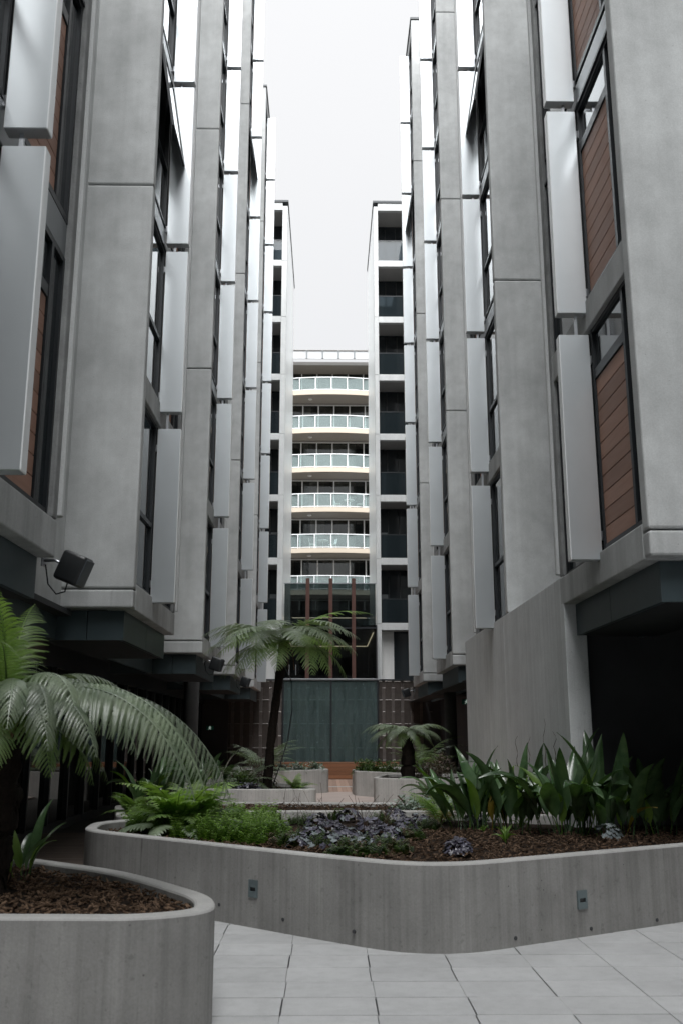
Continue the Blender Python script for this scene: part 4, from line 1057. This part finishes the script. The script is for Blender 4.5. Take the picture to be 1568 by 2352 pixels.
def sprigs(boxes, n, h, mat, seed, label):
    """upright feathery stems of tiny leaves"""
    rr = random.Random(seed); verts, faces = [], []
    for k in range(n):
        (cx, cy_, cz), (rx, ry) = rr.choice(boxes)
        a = rr.uniform(0, 6.28); d = math.sqrt(rr.random()); p_ = Vector((cx + rx * d * math.cos(a), cy_ + ry * d * math.sin(a), cz))
        H_ = h * rr.uniform(.5, 1.15) * (1 - .5 * d * d); lean = Vector((rr.uniform(-.3, .3), rr.uniform(-.3, .3), 1)).normalized()
        for q in range(9):
            o = p_ + lean * H_ * (q + 1) / 9; w = .046 * (1 - .6 * q / 9)
            for s2 in range(3):
                b = q * 1.1 + s2 * 2.09 + a; dd = Vector((math.cos(b), math.sin(b), .35)); sd = Vector((-math.sin(b), math.cos(b), 0)) * .014
                b0 = len(verts); verts += [o, o + dd * w * .5 + sd, o + dd * w, o + dd * w * .5 - sd]; faces.append((b0, b0 + 1, b0 + 2, b0 + 3))
    me = bpy.data.meshes.new('ground_cover'); me.from_pydata([tuple(v) for v in verts], [], faces); me.materials.append(MATS[mat])
    return link('ground_cover', me, None, kind='stuff', label=label, cat='ground cover')
gc = []
for px, py in ((330, 1908), (385, 1916), (430, 1922), (480, 1926), (530, 1930), (580, 1932), (625, 1925), (320, 1897), (400, 1900), (445, 1910), (480, 1905), (520, 1905), (560, 1908), (600, 1910), (470, 1890), (540, 1890), (610, 1893), (360, 1892)):
    p_ = atZ(px, py, .58); gc.append(((p_.x, p_.y, .56), (.20, .30)))
sprigs(gc, 2600, .30, 'fern_bright', 301, 'bright green feathery ground cover along the planter corner')
gc2 = []
for px, py in ((700, 1925), (745, 1940), (800, 1958), (860, 1950), (905, 1955), (660, 1938), (620, 1930), (940, 1925), (985, 1905), (870, 1890), (780, 1880), (690, 1890)):
    p_ = atZ(px, py, .58); gc2.append(((p_.x, p_.y, .56), (.17, .22)))
sprigs(gc2, 420, .17, 'shrub_leaf', 303, 'patchy olive green cover between the purple leaved plants')
sprigs(gc2[2:9], 200, .14, 'shrub_pink', 304, 'withered brown cover between the purple leaved plants')
p_ = atZ(860, 1962, .58); q_ = atZ(780, 1965, .58)
sprigs([((p_.x, p_.y, .56), (.16, .12)), ((q_.x, q_.y, .56), (.14, .12))], 110, .10, 'shrub_leaf', 302, 'low olive ground cover at the middle of the rim')
p_ = atZ(1160, 1935, .58); q_ = atZ(1195, 1905, .58)
for i, (v, lab) in enumerate(((p_, 'small yellow green grassy tuft beside the lone purple plant'), (q_, 'small green lily tuft below the broad leaves'), (atZ(1110, 1912, .58), 'tiny green seedling on the open mulch'))):
    S_ = empty('grassy_tuft', (v.x, v.y, .57), label=lab, cat='plant', group='small tufts in the mulch')
    for k in range(13):
        a = random.uniform(0, 6.28); o = link('leaf', STRAPB[k % 3], S_, (0, 0, 0), (0, R(random.uniform(0, 30)), a)); o.scale = (.30, .22, .26) if i < 2 else (.16, .12, .14)
leaf_cloud('herb_bush', [((x, y, .62), (.42, .38, .42)) for x, y in ((1.05, 28.9), (1.35, 28.4), (1.75, 27.9), (1.2, 29.6))], 3200, .075, 'shrub_leaf', 311, 'rounded green herb bush spilling over the pale planter edge', 'bush', group='bushes in the planters')
leaf_cloud('herb_bush', [((2.6, 25.6, .62), (.75, .5, .55)), ((3.1, 26.9, .62), (.6, .5, .75))], 2600, .07, 'shrub_pink', 312, 'brownish twiggy bush behind the short tree fern', 'bush', group='bushes in the planters')
leaf_cloud('herb_bush', [((x, y, .62), (.38, .38, .36)) for x, y in ((-.35, 30.0), (-.85, 29.5), (-1.3, 29.2))], 1800, .085, 'shrub_pale', 313, 'pale leaved shrub on the planter beside the bench', 'bush', group='bushes in the planters')
leaf_cloud('herb_bush', [((-1.35, 21.0, .62), (.45, .35, .85)), ((-1.6, 20.6, .62), (.4, .35, .6))], 2400, .06, 'shrub_pink', 314, 'pinkish flowering shrub beside the tall fern trunk', 'bush', group='bushes in the planters')
leaf_cloud('herb_bush', [((-1.75, 19.9, .62), (.5, .35, .42))], 1500, .07, 'shrub_leaf', 315, 'green shrub below the pinkish one', 'bush', group='bushes in the planters')
leaf_cloud('herb_bush', [((x, 14.2, .64), (.40, .35, .30)) for x in (1.2, 1.6, 2.05, 2.4)], 3000, .055, 'shrub_pale', 316, 'glossy small leaved silvery cover in the narrow planter', 'bush', group='bushes in the planters')
leaf_cloud('herb_bush', [((2.75, 19.6, 0), (.5, .9, .8)), ((2.5, 18.5, 0), (.5, .7, .7))], 3200, .065, 'shrub_pale', 317, 'pale leafy shrub along the foot of the blank wall', 'bush', group='bushes in the planters')
leaf_cloud('herb_bush', [((-1.5, 19.35, .62), (.35, .2, .2)), ((-1.9, 19.6, .62), (.3, .2, .22))], 900, .07, 'heuchera', 318, 'low dark plant along the tall fern planter rim', 'bush', group='bushes in the planters')
# dry thin stalks among the purple plants and bare vines on the blank wall
rr = random.Random(5)
for i, (px0, px1, py, n, hh, lab) in enumerate(((820, 900, 1905, 26, .34, 'tangle of dry brown stalks above the purple plants'), (640, 760, 1885, 12, .40, 'thin bare stems standing before the narrow planter'))):
    S_ = empty('dry_stalks', atZ((px0 + px1) / 2, py, .58), label=lab, cat='plant'); c0 = Vector(S_.location)
    for k in range(n):
        p_ = atZ(rr.uniform(px0, px1), py + rr.uniform(-14, 14), .58); a = rr.uniform(0, 6.28); H_ = hh * rr.uniform(.5, 1.2)
        q = [p_ - c0 + Vector((math.cos(a) * H_ * .5 * t * t, math.sin(a) * H_ * .5 * t * t, H_ * t)) for t in (0, .35, .7, 1.0)]
        tube('stalk', 'twig', q, .0025, S_, 4)
for i, (px, py, top_y, lab) in enumerate(((1187, 1760, 1690, 'thin bare vine on the blank wall, farthest up the wall'), (1215, 1760, 1692, 'thin curling vine on the blank wall above the first blades'), (1252, 1760, 1650, 'straight thin vine climbing the blank wall'), (1275, 1750, 1680, 'looping thin vine near the blank wall edge'))):
    pts = []; x0 = 3.10
    r0 = ray(px, py); Yv = 3.10 / r0.x * r0.y
    for k in range(9):
        f = k / 8; pz = atY(px, py + (top_y - py) * f, Yv); pts.append(Vector((3.105 - .01 * abs(math.sin(k * 2)), Yv + .14 * math.sin(k * 1.3 + i) * f, pz.z)))
    v_ = tube('wall_vine', 'twig', pts, [.006 - .004 * k / 8 for k in range(9)], None, 5, label=lab, cat='vine', group='thin vines on the blank wall')

# ================================================================== FITTINGS
def floodlight(p_, rz, tilt, label, s, sc=1.0):
    T_ = empty('floodlight', p_, label=label, cat='light', group='black wall mounted floodlights'); T_.rotation_euler = (0, 0, rz); T_.scale = (sc,) * 3
    bm = bmesh.new(); add_box(bm, -.11, .11, -.13, .13, -.15, .15, .035, 3)
    h = link('housing', mesh_of(bm, 'housing', 'black_plastic', True), T_, (0, 0, 0), (R(tilt), 0, 0))
    bm = bmesh.new(); add_box(bm, -.095, .095, -.006, .006, -.13, .13, .005, 2); link('face_plate', mesh_of(bm, 'face_plate', 'face_grey'), h, (0, -.131, 0))
    tube('bracket', 'steel', [(0, .10, .05), (0, .2, .09), (0, .30, .09)], .016, T_, 6)
    bm = bmesh.new(); add_box(bm, -.05, .05, .30, .32, .03, .15, .006); link('wall_plate', mesh_of(bm, 'wall_plate', 'steel'), T_)
    tube('cable', 'black_plastic', [(0, .29, .05), (.02, .26, -.14), (.02, .17, -.24), (.01, .08, -.22), (0, .05, -.12)], .008, T_, 6)
floodlight((-2.47, 9.25, 3.27), R(82), 22, 'large black floodlight under the near bay beside the arching fern', -1, 1.0)
floodlight((-2.50, 21.95, 3.25), R(78), 18, 'black floodlight under the middle bay above the fern frond tip', -1, 1.0)
floodlight((-2.50, 29.7, 3.26), R(78), 18, 'black floodlight by the tall tree fern trunk', -1, 1.0)
floodlight((2.95, 36.4, 3.22), R(-80), 18, 'black floodlight above the short tree fern', 1, 1.0)
def exit_sign(p_, rz, label):
    T_ = empty('exit_sign', p_, label=label, cat='sign', group='green exit signs'); T_.rotation_euler = (0, 0, rz); T_.scale = (.65,) * 3
    box('sign_panel', 'exit_green', (-.20, .20, -.015, .015, -.11, .11), T_, .004)
    bm = bmesh.new(); y = -.019
    def poly(pts): bm.faces.new([bm.verts.new((a, y, b_)) for a, b_ in pts])
    poly([(.03 * math.cos(k * .785) - .0, .03 * math.sin(k * .785) + .065) for k in range(8)])
    poly([(-.035, .03), (.03, .03), (.02, -.03), (-.03, -.02)]); poly([(-.03, -.02), (.0, -.02), (-.06, -.09), (-.085, -.08)])
    poly([(.0, -.02), (.025, -.025), (.06, -.085), (.03, -.09)]); poly([(.03, .03), (.07, .0), (.06, -.015), (.02, .01)]); poly([(-.035, .03), (-.08, .01), (-.075, -.01), (-.03, .01)])
    link('running_figure', mesh_of(bm, 'running_figure', 'sign_light'), T_)
    box('hanger', 'dark_frame', (-.01, .01, -.01, .01, .111, .62), T_)
T_es = exit_sign(atY(483, 1672, 34.0), 0, 'small green exit sign under the building with the ground floor glazing')
p_ = atY(1070, 1612, 27.5); exit_sign(p_, 0, 'small green exit sign beside the tall blank wall')
